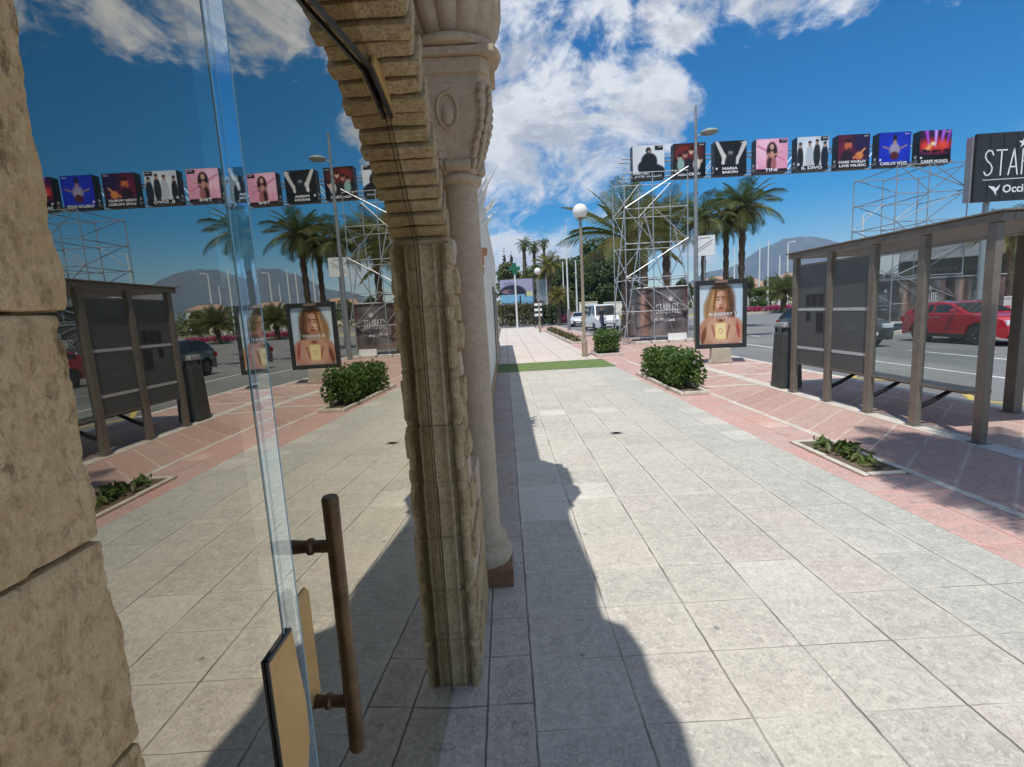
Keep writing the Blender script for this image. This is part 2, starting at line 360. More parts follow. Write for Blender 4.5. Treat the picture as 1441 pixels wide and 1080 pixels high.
M_BRASS = pm('satin_brass', (.56, .36, .14), (.62, .42, .18), 10, .55, .5, rvar=.08)
M_STEEL = pm('galvanised_steel', (.50, .51, .52), (.38, .39, .40), 9, .42, .55, rvar=.1)
M_WPOLE = pm('white_pole_paint', (.76, .77, .76), (.66, .66, .64), 4, .5)
M_GPOLE = pm('grey_pole_paint', (.22, .23, .23), (.30, .31, .31), 4, .5, .3)
M_BPOLE = pm('brown_pole_paint', (.33, .27, .19), (.26, .21, .15), 5, .6)
M_WHITE = pm('white_plastic', (.84, .84, .82), (.78, .78, .76), 5, .4)
M_GLOBE = pm('opal_globe', (.88, .85, .80), (.82, .78, .72), 3, .3)
M_PRINT = print_mat('printed_sheet'); M_PAPER = print_mat('poster_print', .25)
M_LETTER = pm('white_lettering', (.86, .86, .86), (.80, .80, .80), 12, .6)
def glass_mat(name, tint, gl, f0, f1, rough=0.0, wave=False):
    m, T, b, o = newmat(name); T.N.remove(b)
    tr = T.n('ShaderNodeBsdfTransparent'); tr.inputs[0].default_value = col4(tint)
    g = T.n('ShaderNodeBsdfGlossy'); g.inputs['Color'].default_value = col4(gl); g.inputs['Roughness'].default_value = rough
    lw = T.n('ShaderNodeLayerWeight'); lw.inputs['Blend'].default_value = .5
    if wave:
        bn = T.n('ShaderNodeBump'); bn.inputs['Strength'].default_value = 1; bn.inputs['Distance'].default_value = .0005; T.L.new(T.noise(coords(T), 1.6, 1), bn.inputs['Height']); T.L.new(bn.outputs[0], g.inputs['Normal'])
    mx = T.n('ShaderNodeMixShader'); T.L.new(T.mr(lw.outputs['Facing'], .25, .95, f0, f1), mx.inputs[0])
    T.L.new(tr.outputs[0], mx.inputs[1]); T.L.new(g.outputs[0], mx.inputs[2]); T.L.new(mx.outputs[0], o.inputs[0]); return m
M_DOORGLASS = glass_mat('mirror_coated_glass', (.30, .32, .31), (.93, .88, .76), .33, .84, wave=True)
M_EDGEGLASS = glass_mat('polished_glass_edge', (.74, .90, .96), (.86, .95, 1.0), .31, .70, .015)
M_CLEAR = glass_mat('clear_shelter_glass', (.84, .87, .86), (1, 1, 1), .03, .2)
def smoked():
    m, T, b, o = newmat('smoked_shelter_glass')
    b.inputs['Base Color'].default_value = (.13, .14, .14, 1); b.inputs['Roughness'].default_value = .3
    tr = T.n('ShaderNodeBsdfTransparent'); tr.inputs[0].default_value = (.6, .62, .63, 1)
    mx = T.n('ShaderNodeMixShader'); mx.inputs[0].default_value = .78
    T.L.new(tr.outputs[0], mx.inputs[1]); T.L.new(b.outputs[0], mx.inputs[2]); T.L.new(mx.outputs[0], o.inputs[0]); return m
M_SMOKE = smoked()
def leaf_mat(name, c1, c2, c3=None, trans=.25, rough=.5, scale=1.2):
    m, T, b, o = newmat(name); v = coords(T)
    g = T.n('ShaderNodeNewGeometry')
    c = T.mix(g.outputs['Random Per Island'], c1, c2)
    if c3: c = T.mix(T.mr(T.noise(v, scale, 3), .45, .62), c, c3)
    T.L.new(c, b.inputs['Base Color']); b.inputs['Roughness'].default_value = rough; b.inputs['Specular IOR Level'].default_value = .35
    tl = T.n('ShaderNodeBsdfTranslucent'); T.L.new(T.mix(.5, c, (.14, .22, .02)), tl.inputs[0])
    mx = T.n('ShaderNodeMixShader'); mx.inputs[0].default_value = trans
    T.L.new(b.outputs[0], mx.inputs[1]); T.L.new(tl.outputs[0], mx.inputs[2]); T.L.new(mx.outputs[0], o.inputs[0]); return m
M_BUSH = leaf_mat('glossy_bush_leaves', (.035, .085, .018), (.085, .16, .032), (.12, .19, .04), .3, .4, 4)
M_DTREE = leaf_mat('dark_tree_leaves', (.018, .045, .014), (.05, .09, .022), (.075, .115, .026), .2)
M_CYP = leaf_mat('cypress_leaves', (.010, .026, .014), (.025, .05, .022), None, .12)
M_OLIVE = leaf_mat('olive_tree_leaves', (.07, .10, .03), (.13, .16, .05), (.17, .17, .06), .25)
M_PALM = leaf_mat('palm_leaflets', (.085, .12, .032), (.18, .19, .06), (.26, .22, .08), .28, .45, .5)
M_PALMD = leaf_mat('dark_palm_leaflets', (.055, .10, .028), (.13, .165, .045), (.20, .19, .065), .28, .45, .5)
M_PALMY = leaf_mat('yellowing_palm_leaflets', (.16, .16, .03), (.30, .24, .05), (.20, .13, .045), .3, .5, 1)
M_HEDGE = leaf_mat('dry_hedge_leaves', (.07, .075, .025), (.13, .12, .045), (.16, .11, .05), .2)
M_FLOWER = leaf_mat('magenta_petals', (.42, .02, .14), (.60, .05, .25), None, .3)
M_WEED = leaf_mat('weed_leaves', (.05, .10, .02), (.12, .17, .04), (.17, .16, .06), .3)
M_GRASS = pm('dry_lawn', (.22, .22, .05), (.32, .28, .10), 1.5, .9, bmp=.4, bscale=20)
M_TRUNK = pm('palm_bark', (.17, .12, .075), (.085, .06, .04), 7, .95, bmp=.9, bscale=16, bdist=.04)
M_BARK = pm('tree_bark', (.11, .085, .06), (.06, .045, .03), 5, .95, bmp=.8, bscale=14, bdist=.03)
M_TURF = pm('artificial_turf', (.115, .175, .05), (.165, .235, .07), 5, .95, bmp=1, bscale=160, bdist=.012)
M_TYRE = pm('tyre_rubber', (.02, .02, .02), (.03, .03, .03), 20, .8)
M_RIM = pm('alloy_rim', (.55, .55, .56), (.45, .45, .46), 20, .3, .8)
M_CGLASS = pm('car_glass', (.02, .024, .026), (.03, .034, .036), 3, .06, spec=.9)
M_LAMPW = pm('headlamp_lens', (.80, .82, .84), (.7, .72, .74), 20, .12)
M_LAMPR = pm('tail_lamp_lens', (.35, .01, .012), (.28, .01, .01), 20, .15)
def carpaint(n, c): return pm(n, c, tuple(k*.92 for k in c), 2, .28, coat=1)
M_SOIL = pm('planter_soil', (.12, .085, .055), (.19, .14, .09), 12, .95, bmp=1, bscale=30, bdist=.03)
# ------------------------------------------------------------------ ground, pavements, road
def sheet(name, poly, z, m):
    mb = MB(); mb.add([(p[0], p[1], z) for p in poly], [tuple(range(len(poly)))]); return structure(mb.build(name, m))
def slab(name, poly, z0, z1, m):
    mb = MB(); mb.prism(poly, z1-z0, Matrix.Translation((0, 0, z0))); return structure(mb.build(name, m))
R_ = lambda x0, y0, x1, y1: [(x0, y0), (x1, y0), (x1, y1), (x0, y1)]
sheet('ground', R_(-4300, -400, 4300, 4300), -.17, M_EARTH)
sheet('road', [(5.0, -30), (60, -30), (60, 64), (90, 75), (90, 120), (-6, 120), (-6, 54), (4.6, 54), (4.6, 27)], -.12, M_ROAD)
slab('pavement', R_(-.45, -6, .035, 3.51), -.16, 0, M_EDGE2)
slab('pavement', R_(-.45, 3.51, .035, 15.2), -.16, 0, M_EDGE)
slab('pavement', R_(.035, -6, 3.05, 15.2), -.16, 0, M_PAVE)
slab('red_pavement', R_(3.05, -6, 3.70, 15.2), -.16, 0, M_RED)
slab('kerb', R_(3.70, -6, 3.785, 15.2), -.16, .006, M_KERB)
slab('sidewalk', [(3.785, -6), (6.78, -6), (6.78, 16), (8.3, 20.2), (8.9, 22.5), (8.6, 25.2), (5.4, 27.2), (5.2, 54), (3.6, 54), (3.6, 15.2), (3.785, 15.2)], -.16, 0, M_WALK)
slab('kerb', [(6.78, -6), (6.95, -6), (6.95, 16), (8.46, 20.2), (9.08, 22.5), (8.76, 25.35), (5.56, 27.3), (5.37, 54), (5.2, 54), (5.4, 27.2), (8.6, 25.2), (8.9, 22.5), (8.3, 20.2), (6.78, 16)], -.16, .004, M_KERB)
slab('pavement', [(-.45, 15.2), (3.05, 15.2), (3.05, 54), (-.45, 54)], -.16, 0, M_FARP)
slab('red_pavement', R_(3.05, 15.2, 3.6, 54), -.16, 0, M_RED)
# white and tan bands across the walk by the shelter and the advertising stand
mb = MB()
for y in (5.05,): pass
mb.bb((4.98, 2.5, .001), (5.24, 9.4, .005)); mb.bb((3.80, 9.75, .001), (6.75, 9.87, .005)); mb.bb((3.80, 11.1, .001), (6.75, 11.22, .005)); mb.bb((5.0, 9.4, .002), (5.22, 14.9, .006)); mb.bb((3.8, 13.0, .001), (6.75, 13.15, .005))
structure(mb.build('pavement_band', M_KERB))
# far side of the road: kerbed island and lawn of the roundabout
slab('sidewalk', [(20.5, 24), (60, 24), (60, 30), (40, 34), (22, 33), (19.8, 29)], -.16, .02, M_FARP)
slab('sidewalk', [(16.2, 20.8), (30, 19.4), (60, 18), (60, 24), (20.5, 24)], -.16, .02, M_FARP)
slab('lawn', [(21, 58), (36, 60), (52, 60), (52, 66), (30, 70), (20, 68)], -.16, .1, M_GRASS)
slab('kerb', [(20.6, 57.5), (36.2, 59.5), (52.4, 59.5), (52, 60), (36, 60), (21, 58)], -.16, .12, M_KERB)
slab('lawn', [(8.2, 64), (17, 62), (18, 74), (8, 78)], -.16, .5, M_GRASS)
# painted road markings
mb = MB()
for k in range(10): mb.bb((12.2, -12+k*6, -.117), (12.34, -9+k*6, -.113))
mb.bb((9.72, 2, -.117), (9.84, 26, -.113)); mb.bb((16.0, -10, -.117), (16.12, 19, -.113))
structure(mb.build('road_marking', M_WLINE))
mb = MB()
zz = [(7.5, 5.0), (8.4, 6.4), (7.5, 7.8), (8.4, 9.2), (7.5, 10.6), (8.4, 12.0)]
for a, b in zip(zz[:-1], zz[1:]):
    d = Vector((b[0]-a[0], b[1]-a[1], 0)).normalized(); n = Vector((-d.y, d.x, 0))*.06
    A, B = Vector((a[0], a[1], -.115)), Vector((b[0], b[1], -.115)); mb.add([A-n, B-n, B+n, A+n], [(0, 1, 2, 3)])
structure(mb.build('road_marking', M_YLINE))

# ------------------------------------------------------------------ mountains
def hills(name, dist, prof, m, depth, seed, base=-5):
    az = [p[0] for p in prof]; el = [p[1] for p in prof]
    n = 260; k = 14; vs = []; fs = []
    for i in range(n+1):
        a = az[0]+(az[-1]-az[0])*i/n; e = float(np.interp(a, az, el))
        for j in range(k+1):
            t = j/k; s = t*t*(3-2*t)
            r = dist+depth*t
            h = math.tan(D(e))*(dist+depth)*s
            nz = noise.fractal(Vector((a*.35, t*3, seed)), 1, 2, 6)
            h = h*(1+.16*nz*(1-.6*t))+ (8*nz*t if e > .3 else 0)
            vs.append((math.sin(D(a))*r, math.cos(D(a))*r, base+max(0, h)))
    for i in range(n):
        for j in range(k): fs.append((i*(k+1)+j, (i+1)*(k+1)+j, (i+1)*(k+1)+j+1, i*(k+1)+j+1))
    mb = MB(); mb.add(vs, fs); return structure(mb.build(name, m, smooth=True, ang=180))
M_MTN = pm('mountain_scrub', (.060, .075, .070), (.105, .110, .100), .012, 1, detail=10, lo=.4, hi=.62)
M_HILL = pm('hill_scrub', (.06, .085, .04), (.13, .13, .07), .03, 1, detail=10, lo=.4, hi=.62)
hills('mountains', 2900, [(12, 0), (15, .5), (18, 1.5), (20.5, 2.3), (22.5, 3.1), (24.5, 3.75), (26.4, 4.45), (28, 5.2), (29, 5.75), (30.4, 5.95), (31.6, 5.6), (33.6, 4.75), (35.5, 3.9), (38, 3.4), (41, 2.9), (45, 2.5), (52, 2.2), (62, 2.0), (75, 1.2)], M_MTN, 900, 3)
hills('hills', 900, [(-20, .4), (-6, 1.1), (0, 1.3), (6, 1.3), (14, 1.1), (20, .75), (28, .7), (36, .8), (48, 1.1), (62, .8)], M_HILL, 250, 9)
# ------------------------------------------------------------------ the stone portal building on the left
B = thing('stone_building', 'sandstone portal building with arched glass doorway and carved column in the foreground', 'building', (0, 0, 0))
GX = -.33                                   # plane of the glass
YC, ZC, RA = 1.20, .99, 1.45                # arch circle
RA = 2.14; AC, ZA = .44, .647; TA, TB = math.asin(.76/RA), math.asin(1.68/RA)
def arc(s, off=0):                          # pointed arch: s runs from -1 (left springing) over 0 (apex) to 1 (right springing)
    t = TA+(TB-TA)*abs(s); y = AC+(RA+off)*math.sin(t)-YC+off*0
    return (YC+math.copysign(max(0, y), s), ZA+(RA+off)*math.cos(t))
def arc_z(y, off=0): return ZA+math.sqrt(max(.01, (RA+off)**2-(abs(y-YC)+YC-AC)**2))
# masonry of the facade with its arched opening
mb = MB()
FX, BX = -.215, -.62
mb.bb((BX, -5, 0), (FX-.03, .16, 2.04)); mb.bb((BX, 2.13, 0), (FX, 2.79, .88)); mb.bb((BX, 2.13, .881), (FX, 2.225, 2.04)); mb.bb((BX, 2.226, .881), (-.40, 2.80, 2.04))
NA = 24
for i in range(NA):
    y0, y1 = -.08+2.50*i/NA, -.08+2.50*(i+1)/NA
    z0, z1 = max(2.04, arc_z(y0, .16)), max(2.04, arc_z(y1, .16)); vs = []
    for x in (BX, -.40): vs += [(x, y0, z0), (x, y1, z1), (x, y1, 3.25), (x, y0, 3.25)]
    mb.add(vs, [(0, 3, 2, 1), (4, 5, 6, 7), (0, 1, 5, 4), (3, 7, 6, 2), (0, 4, 7, 3), (1, 2, 6, 5)])
mb.bb((BX, -5, 2.04), (FX-.02, -.08, 3.25)); mb.bb((BX, 2.42, 2.041), (-.401, 2.80, 3.25))
mb.bb((BX, -5, 3.251), (-.402, 3.30, 4.45)); mb.bb((BX, 2.801, 0), (-.403, 3.30, 3.25))
mb.build('wall', M_STONE, B, bev=.012)
mb = MB(); mb.bb((BX, -5, 4.45), (-.29, 3.30, 4.55)); mb.build('cornice', M_CARVED, B, bev=.02)
ol = [(-.10, -5), (-.12, -.30), (-.10, -.11), (-.145, .12), (-.135, .34), (-.175, .54), (-.275, .62), (-.28, .75), (-.24, 1.06), (-.27, 1.57), (-.29, 1.89), (-.28, 2.10), (-.19, 2.40), (-.155, 2.68), (-.165, 2.95), (-.225, 3.40), (-.40, 3.62), (BX, 3.62), (BX, -5)]
mb = MB(); mb.prism(ol, .06, Matrix.Translation((0, 0, 4.551))); mb.build('shadow_coping', M_CARVED, B, bev=.012)  # unseen top slab, its front edge shaped to cast the wavy pavement shadow
# dark room behind the glass
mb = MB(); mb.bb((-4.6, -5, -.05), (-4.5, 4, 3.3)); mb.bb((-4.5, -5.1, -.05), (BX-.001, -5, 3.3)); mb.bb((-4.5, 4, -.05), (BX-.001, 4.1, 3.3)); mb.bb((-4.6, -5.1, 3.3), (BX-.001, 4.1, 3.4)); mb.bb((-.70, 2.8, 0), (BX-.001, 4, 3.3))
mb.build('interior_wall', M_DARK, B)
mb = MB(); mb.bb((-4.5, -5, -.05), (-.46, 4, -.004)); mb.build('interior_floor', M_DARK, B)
# worn jamb stones beside the camera: each course rounded and pitted
zs = [1.05, 1.165, 1.285, 1.378, 1.491, 1.602, 1.711, 1.90, 2.045]
for i, (z0, z1) in enumerate(zip(zs[:-1], zs[1:])):
    mb = MB(); g = .0003; x0, x1, y0 = -.345, -.201+random.uniform(-.001, .001), -.12; y1 = .236+random.uniform(-.003, .002)
    fineN = 1.25 < z0 < 1.8
    C = [(x0, y0, z0+g), (x1, y0, z0+g), (x0, y1, z0+g), (x1, y1, z0+g), (x0, y0, z1-g), (x1, y0, z1-g), (x0, y1, z1-g), (x1, y1, z1-g)]
    rough_block(mb, C, (24, 96, 44) if fineN else (8, 16, 10),   .0034, .0022, 34, i+3, fine=.0030 if fineN else 0)
    mb.build('jamb_stone', M_PITTED, B, smooth=True, ang=180)
mb = MB(); mb.bb((-.34, -.12, 0), (-.205, .22, 1.045)); mb.build('jamb_base', M_ROUGH, B, bev=.015)
# right jamb: moulded stone, laid in courses
prof = [(-.47, 2.045), (-.345, 2.060), (-.334, 2.068), (-.329, 2.064), (-.322, 2.076), (-.305, 2.083), (-.288, 2.080), (-.276, 2.072), (-.268, 2.075), (-.262, 2.098), (-.252, 2.106), (-.245, 2.085), (-.238, 2.070), (-.226, 2.064), (-.214, 2.068), (-.206, 2.080), (-.204, 2.12), (-.207, 2.24)]
mb = MB(); zc = [0, .235, .478, .73, .985, 1.235, 1.48, 1.74, 1.99]
for i, (z0, z1) in enumerate(zip(zc[:-1], zc[1:])):
    nz = 30; vs = []; fs = []; ox, oy = random.uniform(-.003, .003), random.uniform(-.004, .004)
    for j in range(nz+1):
        t = j/nz; z = z0+(z1-z0)*t; ed = min(t, 1-t)*(z1-z0); pin = .009*max(0, 1-ed/.014)
        for k, (x, y) in enumerate(prof):
            d = noise.fractal(Vector((x*14, y*14, z*7+i*3)), 1, 2, 5)*.0028+noise.noise(Vector((x*60, y*60, z*26+i)))*.0012
            st = (.003 if (int(z/.105)+i) % 2 else -.004)*(1 if k >= 12 else 0)
            vs.append((x+ox*.5-pin*.4+d*.5+st, y+oy+pin+d, z))
    w = len(prof)
    for j in range(nz):
        for k in range(w-1): fs.append((j*w+k, j*w+k+1, (j+1)*w+k+1, (j+1)*w+k))
    fs.append(tuple(reversed(range(w)))); fs.append(tuple(nz*w+k for k in range(w)))
    mb.add(vs, fs)
mb.build('jamb', M_STONE, B, smooth=True, ang=32)
# ragged edge stones of the pier
for i in range(17):
    mb = MB(); z0 = .02+i*.118; o = (0.006 if i % 2 else -.003)+random.uniform(-.003, .003); y0 = 2.115+random.uniform(-.008, .008)
    rough_block(mb, [(x, y, z) for z in (z0, z0+.114) for y in (y0, 2.545 if z0 < .78 else 2.235) for x in (-.30, -.192+o)], (6, 8, 6), .012, .008, 14, i+40)
    mb.build('pier_stone', M_STONE if i % 4 else M_CARVED, B, smooth=True, ang=180)
for i in range(4):
    mb = MB(); z0 = .01+i*.222
    rough_block(mb, [(x, y, z) for z in (z0, z0+.218) for y in (2.555, 2.79) for x in (-.30, -.192+random.uniform(-.004, .004))], (6, 8, 6), .012, .007, 14, i+70)
    mb.build('pier_stone', M_CARVED if i == 3 else M_STONE, B, smooth=True, ang=180)
# arch of thin voussoirs, each of its own length so the soffit steps
mb = MB(); NV = 42
for i in range(NV):
    s0 = -1+2*i/NV; s1 = -1+2*(i+1)/NV; g = .0045; o0 = random.choice((-.006, .0, .004, .009)); xf = -.218+random.uniform(-.007, .008)
    C = []
    for rr in (0, 1):
        for sv in (s0+g*.8, s1-g*.8):
            for x in (-.46, xf):
                off = o0 if rr == 0 else .135+o0
                y, z = arc(sv, off); C.append((x, y, z))
    rough_block(mb, C, (16, 4, 8), .009, .005, 17, i+100)
mb.build('arch', M_STONE, B, smooth=True, ang=180)
# inner band of the arch that the glass frame meets
# carved column standing in front of the pier's end
CX, CY = -.215, 3.07
cl = MB(); cl.lathe([(.112, .30), (.108, .6), (.106, 1.4), (.098, 2.1), (.094, 2.46)], (CX, CY, 0), 36)
col_ = cl.build('column', M_CARVED, B, smooth=True)
mb = MB(); mb.lathe([(.165, .12), (.178, .15), (.18, .18), (.165, .215), (.140, .232), (.136, .25), (.15, .262), (.15, .28), (.128, .305), (.113, .33)], (CX, CY, 0), 36); mb.build('column_base', M_CARVED, col_, smooth=True)
mb = MB(); mb.bb((CX-.17, CY-.17, .0), (CX+.18, CY+.17, .12)); mb.build('plinth', M_PLINTH, col_, bev=.006)
# capital: neck roll, flaring leaf-carved block with round medallion, stepped abacus
mb = MB()
mb.lathe([(.098, 2.44), (.122, 2.455), (.126, 2.48), (.108, 2.50)], (CX, CY, 0), 28)
st = [(.100, 2.49), (.115, 2.56), (.15, 2.68), (.185, 2.80), (.195, 2.93), (.185, 2.945), (.185, 2.975), (.205, 2.985), (.205, 3.06)]
ct = []
for (h, z) in st:
    c = h*.22; ct.append([(CX+x, CY+y, z) for x, y in ((-h+c, -h), (h-c, -h), (h, -h+c), (h, h-c), (h-c, h), (-h+c, h), (-h, h-c), (-h, -h+c))])
vs = [p for r in ct for p in r]; fs = [(i*8+k, i*8+(k+1) % 8, (i+1)*8+(k+1) % 8, (i+1)*8+k) for i in range(len(ct)-1) for k in range(8)]
fs += [tuple(reversed(range(8))), tuple((len(ct)-1)*8+k for k in range(8))]
mb.add(vs, fs)
mb.bb((CX-.235, CY-.235, 3.06), (CX+.235, CY+.235, 3.10))
mb.build('capital', M_CARVED, col_, bev=.006)
mb = MB()
def ztoh(z): return float(np.interp(z, [s[1] for s in st], [s[0] for s in st]))
for side in range(4):
    Rm = Matrix.Translation((CX, CY, 0))@Matrix.Rotation(side*math.pi/2, 4, 'Z')
    # medallion ring
    for k in range(24):
        a0, a1 = 2*math.pi*k/24, 2*math.pi*(k+1)/24
        pts = []
        for a in (a0, a1):
            z = 2.80+.085*math.sin(a); pts.append(Vector((-.035+.055*math.cos(a), -ztoh(z)-.004, z)))
        mb.tube([Rm@p for p in pts], .009, 6, cap=True)
    mb.ell((-.035, -.178, 2.79), (.035, .02, .06), 12, M=Rm)
    # acanthus leaves rising along the corner, and rolled volute at the foot
    for k in range(9):
        t = k/8; z = 2.54+.36*t; h = ztoh(z)
        for sx in (-1, 1):
            Rl = Rm@Matrix.Translation((sx*(h*.82-.008*math.sin(t*9)), -h-.004, z))@Matrix.Rotation(sx*(.5-.3*t), 4, 'Y')@Matrix.Rotation(.5, 4, 'X')
            mb.ell((0, 0, 0), (.017+.007*t, .016, .033), 8, M=Rl)
            mb.ell((sx*-.018, 0, -.012), (.010, .011, .022), 8, M=Rl)
    mb.lathe([(.030, -.07), (.034, -.06), (.030, -.02), (.034, 0), (.030, .02), (.034, .06), (.030, .07)], tuple(Rm@Vector((0, -.115, 2.535))), 14, axis='X' if side % 2 == 0 else 'Y')
mb.build('leaf_carving', M_CARVED, col_, smooth=True, ang=50)
# round plate and gadrooned bowl above
mb = MB(); mb.lathe([(.20, 3.10), (.262, 3.112), (.275, 3.135), (.262, 3.155), (.215, 3.165)], (CX, CY, 0), 40); mb.build('capital_plate', M_CARVED, col_, smooth=True)
mb = MB(); mb.lathe([(.185, 3.165), (.225, 3.20), (.265, 3.27), (.285, 3.36), (.285, 3.46), (.265, 3.55), (.22, 3.62)], (CX, CY, 0), 144, lobe=lambda a: .90+.13*abs(math.sin(a*7))**.55)
mb.build('capital_bowl', M_CARVED, col_, smooth=True, ang=60)
mb = MB(); mb.bb((CX-.2, CY-.2, 3.6), (CX+.10, CY+.2, 4.44)); mb.build('upper_block', M_CARVED, B, bev=.02)
# second corbel further on, with a little roof of bricks
mb = MB()
for (h, z0, z1) in ((.05, 2.55, 2.7), (.10, 2.7, 2.82), (.16, 2.82, 2.92), (.12, 2.92, 3.06), (.19, 3.06, 3.16)):
    mb.bb((-.33, 3.75-h, z0), (-.33+h*1.45, 3.75+h, z1))
cb = mb.build('corbel', M_CARVED, B, bev=.02)
mb = MB()
for i in range(7):
    z = 3.163+i*.042; d = .012*(i % 2)
    mb.bb((-.33, 3.52+d, z), (-.005-d, 3.92-d, z+.037), 0)
mb.build('brick_cap', M_TERRA, cb, bev=.004)
mb = MB()
for i in range(26): mb.ell((random.uniform(-.12, .0), random.uniform(3.5, 3.7), 3.47+random.uniform(0, .10)), (.03, .03, .028), 8)
mb.build('broken_mortar', M_CARVED, cb, smooth=True)
# ------------------------------------------------------------------ glass door of two leaves
def pane(name, x, y0, y1, z0, ztop, m, parent, th=.010):
    """flat pane in a plane x = const whose top follows the arch"""
    n = 16; ys = [y0+(y1-y0)*i/n for i in range(n+1)]
    tp = [min(ztop, arc_z(y, .03)) for y in ys]
    mb = MB(); vs = [(x, y, z0) for y in ys]+[(x, y, t) for y, t in zip(ys, tp)]
    fs = [(i, i+1, n+2+i, n+1+i) for i in range(n)]; mb.add(vs, fs)
    return mb.build(name, m, parent)
L1 = thing('glass_door', None, None); del_ = L1; L1.parent = B
# fixed leaf nearest the camera: parallel to the wall
gl = pane('glass_pane', GX, -.10, .636, .008, 2.6, M_DOORGLASS, L1)
mb = MB(); vs = [(GX, .6365, .008), (GX, .688, .008), (GX, .688, 2.36), (GX, .6365, 2.36)]; mb.add(vs, [(0, 1, 2, 3)])
mb.build('edge_strip', M_EDGEGLASS, L1)
mb = MB(); mb.tube([(GX+.001, .6362, .01), (GX+.001, .6362, 2.36)], .0007, 6); mb.tube([(GX+.001, .650, .01), (GX+.001, .650, 2.36)], .0003); mb.tube([(GX, .6885, .01), (GX, .6885, 2.36)], .0008, 6); mb.build('edge_bead', pm('pale_seal', (.30, .52, .62), (.25, .45, .52), 5, .3), L1)
# brass patch lock clamped on its lower edge
mb = MB(); mb.prism([(.584, 1.05), (.648, 1.05), (.665, 1.09), (.668, 1.145), (.652, 1.272), (.584, 1.272)], .0025, Matrix(((0, 0, 1, GX+.0022), (1, 0, 0, 0), (0, 1, 0, 0), (0, 0, 0, 1))))
lk = mb.build('lock_plate', M_BRASS, L1, bev=.001)
mb = MB(); mb.bb((GX+.001, .5805, 1.045), (GX+.0046, .5835, 1.277)); mb.prism([(.584, 1.2725), (.652, 1.2725), (.651, 1.2770), (.5805, 1.2770)], .0036, Matrix(((0, 0, 1, GX+.001), (1, 0, 0, 0), (0, 1, 0, 0), (0, 0, 0, 1)))); mb.build('lock_gasket', M_BLACK, lk)
# hinged leaf: turned slightly inward about its far edge
HY = 2.062; HA = D(2.75)
L2 = thing('glass_door', None, None, (GX, HY, 0), -HA); L2.parent = B
def lw(p): return (p[0]-GX, p[1]-HY, p[2])
n = 20; y0, y1 = .715-HY, 0.0
mb = MB(); ys = [y0+(y1-y0)*i/n for i in range(n+1)]; tp = [arc_z(y+HY, .03) for y in ys]
mb.add([(0, y, .008) for y in ys]+[(0, y, t) for y, t in zip(ys, tp)], [(i, i+1, n+2+i, n+1+i) for i in range(n)]); mb.build('glass_pane', M_DOORGLASS, L2)
mb = MB()
rail = [(.012, -.92, 2.362), (.012, -.525, 2.411), (.012, -.325, 2.351)]
for a, b in zip(rail[:-1], rail[1:]): mb.tube([a, b], .008, 6)
mb.tube([(.008, -.325, 2.351), (.006, -.05, 1.99), (.004, -.03, .02)], .0016, 6)
mb.tube([rail[0], (.012, -1.26, 2.355)], .008, 6)
mb.build('frame', M_BLACK, L2)
mb = MB(); mb.prism([(-.525, 2.419), (-.325, 2.359), (-.322, 2.372), (-.36, 2.405), (-.47, 2.446), (-.515, 2.448)], .012, Matrix(((0, 0, 1, .014), (1, 0, 0, 0), (0, 1, 0, 0), (0, 0, 0, 1)))); mb.build('corner_plate', M_BRASS, L2, bev=.003)
# turned bronze pull handle on two ringed stand-offs
hy = .80-HY; mb = MB()
hx = .083
mb.lathe([(.0110, .938), (.0136, .942), (.0140, 1.02), (.0134, 1.16), (.0131, 1.31), (.0138, 1.39), (.0141, 1.409), (.0115, 1.414)], (hx, hy, 0), 20)
hd = mb.build('handle', M_BRONZE2, L2, smooth=True)
for z in (1.035, 1.326):
    mb = MB(); mb.lathe([(.012, 0), (.012, .012), (.0108, .025), (.0104, .034), (.0140, .038), (.0140, .044), (.0104, .048), (.0110, hx-.005)], (0, hy, z), 16, axis='X'); mb.build('handle_standoff', M_BRONZE2, hd, smooth=True)
mb = MB(); mb.prism([(.780-HY, 1.035), (.822-HY, 1.035), (.822-HY, 1.232), (.812-HY, 1.246), (.780-HY, 1.246)], .006, Matrix(((0, 0, 1, .012), (1, 0, 0, 0), (0, 1, 0, 0), (0, 0, 0, 1)))); mb.build('strike_plate', M_BRASS, L2, bev=.002)
for o in (L1, L2):
    for k in ('label', 'category'):
        if k in o: del o[k]

# ------------------------------------------------------------------ white wall beyond
W = thing('white_building', 'plain white rendered building wall running on beyond the stone column', 'building', (-.33, 3.3, 0))
mb = MB(); mb.bb((-8, 0, 0), (-.005, 20.9, 3.85)); mb.build('wall', M_RENDER, W)
mb = MB(); mb.bb((-8, -.0, 3.851), (.02, 20.95, 3.95)); mb.build('parapet', M_RENDER, W, bev=.01)
mb = MB(); mb.bb((-.002, 0.02, 0), (.025, 10.3, .28)); mb.bb((-.002, 10.9, 0), (.025, 20.9, .28)); mb.build('skirting', M_STONE, W, bev=.008)
for y in (12.2, 16.0):
    f = MB(); f.bb((-.002, y, 0.02), (.03, y+1.6, 2.4)); f.bb((-.002, y-.1, 2.4), (.05, y+1.7, 2.5)); dr = f.build('door', M_BRONZE, W, bev=.006)
# small reddish bracket on the wall
mb = MB()
for i in range(4): mb.box((-.33+.06+.012*i, 5.0, 2.02+i*.09), (.12+.03*(i % 2), .22, .075), .1*i)
tag(mb.build('wall_bracket', M_TERRA, None, bev=.01), 'small terracotta bracket high on the white wall', 'bracket')
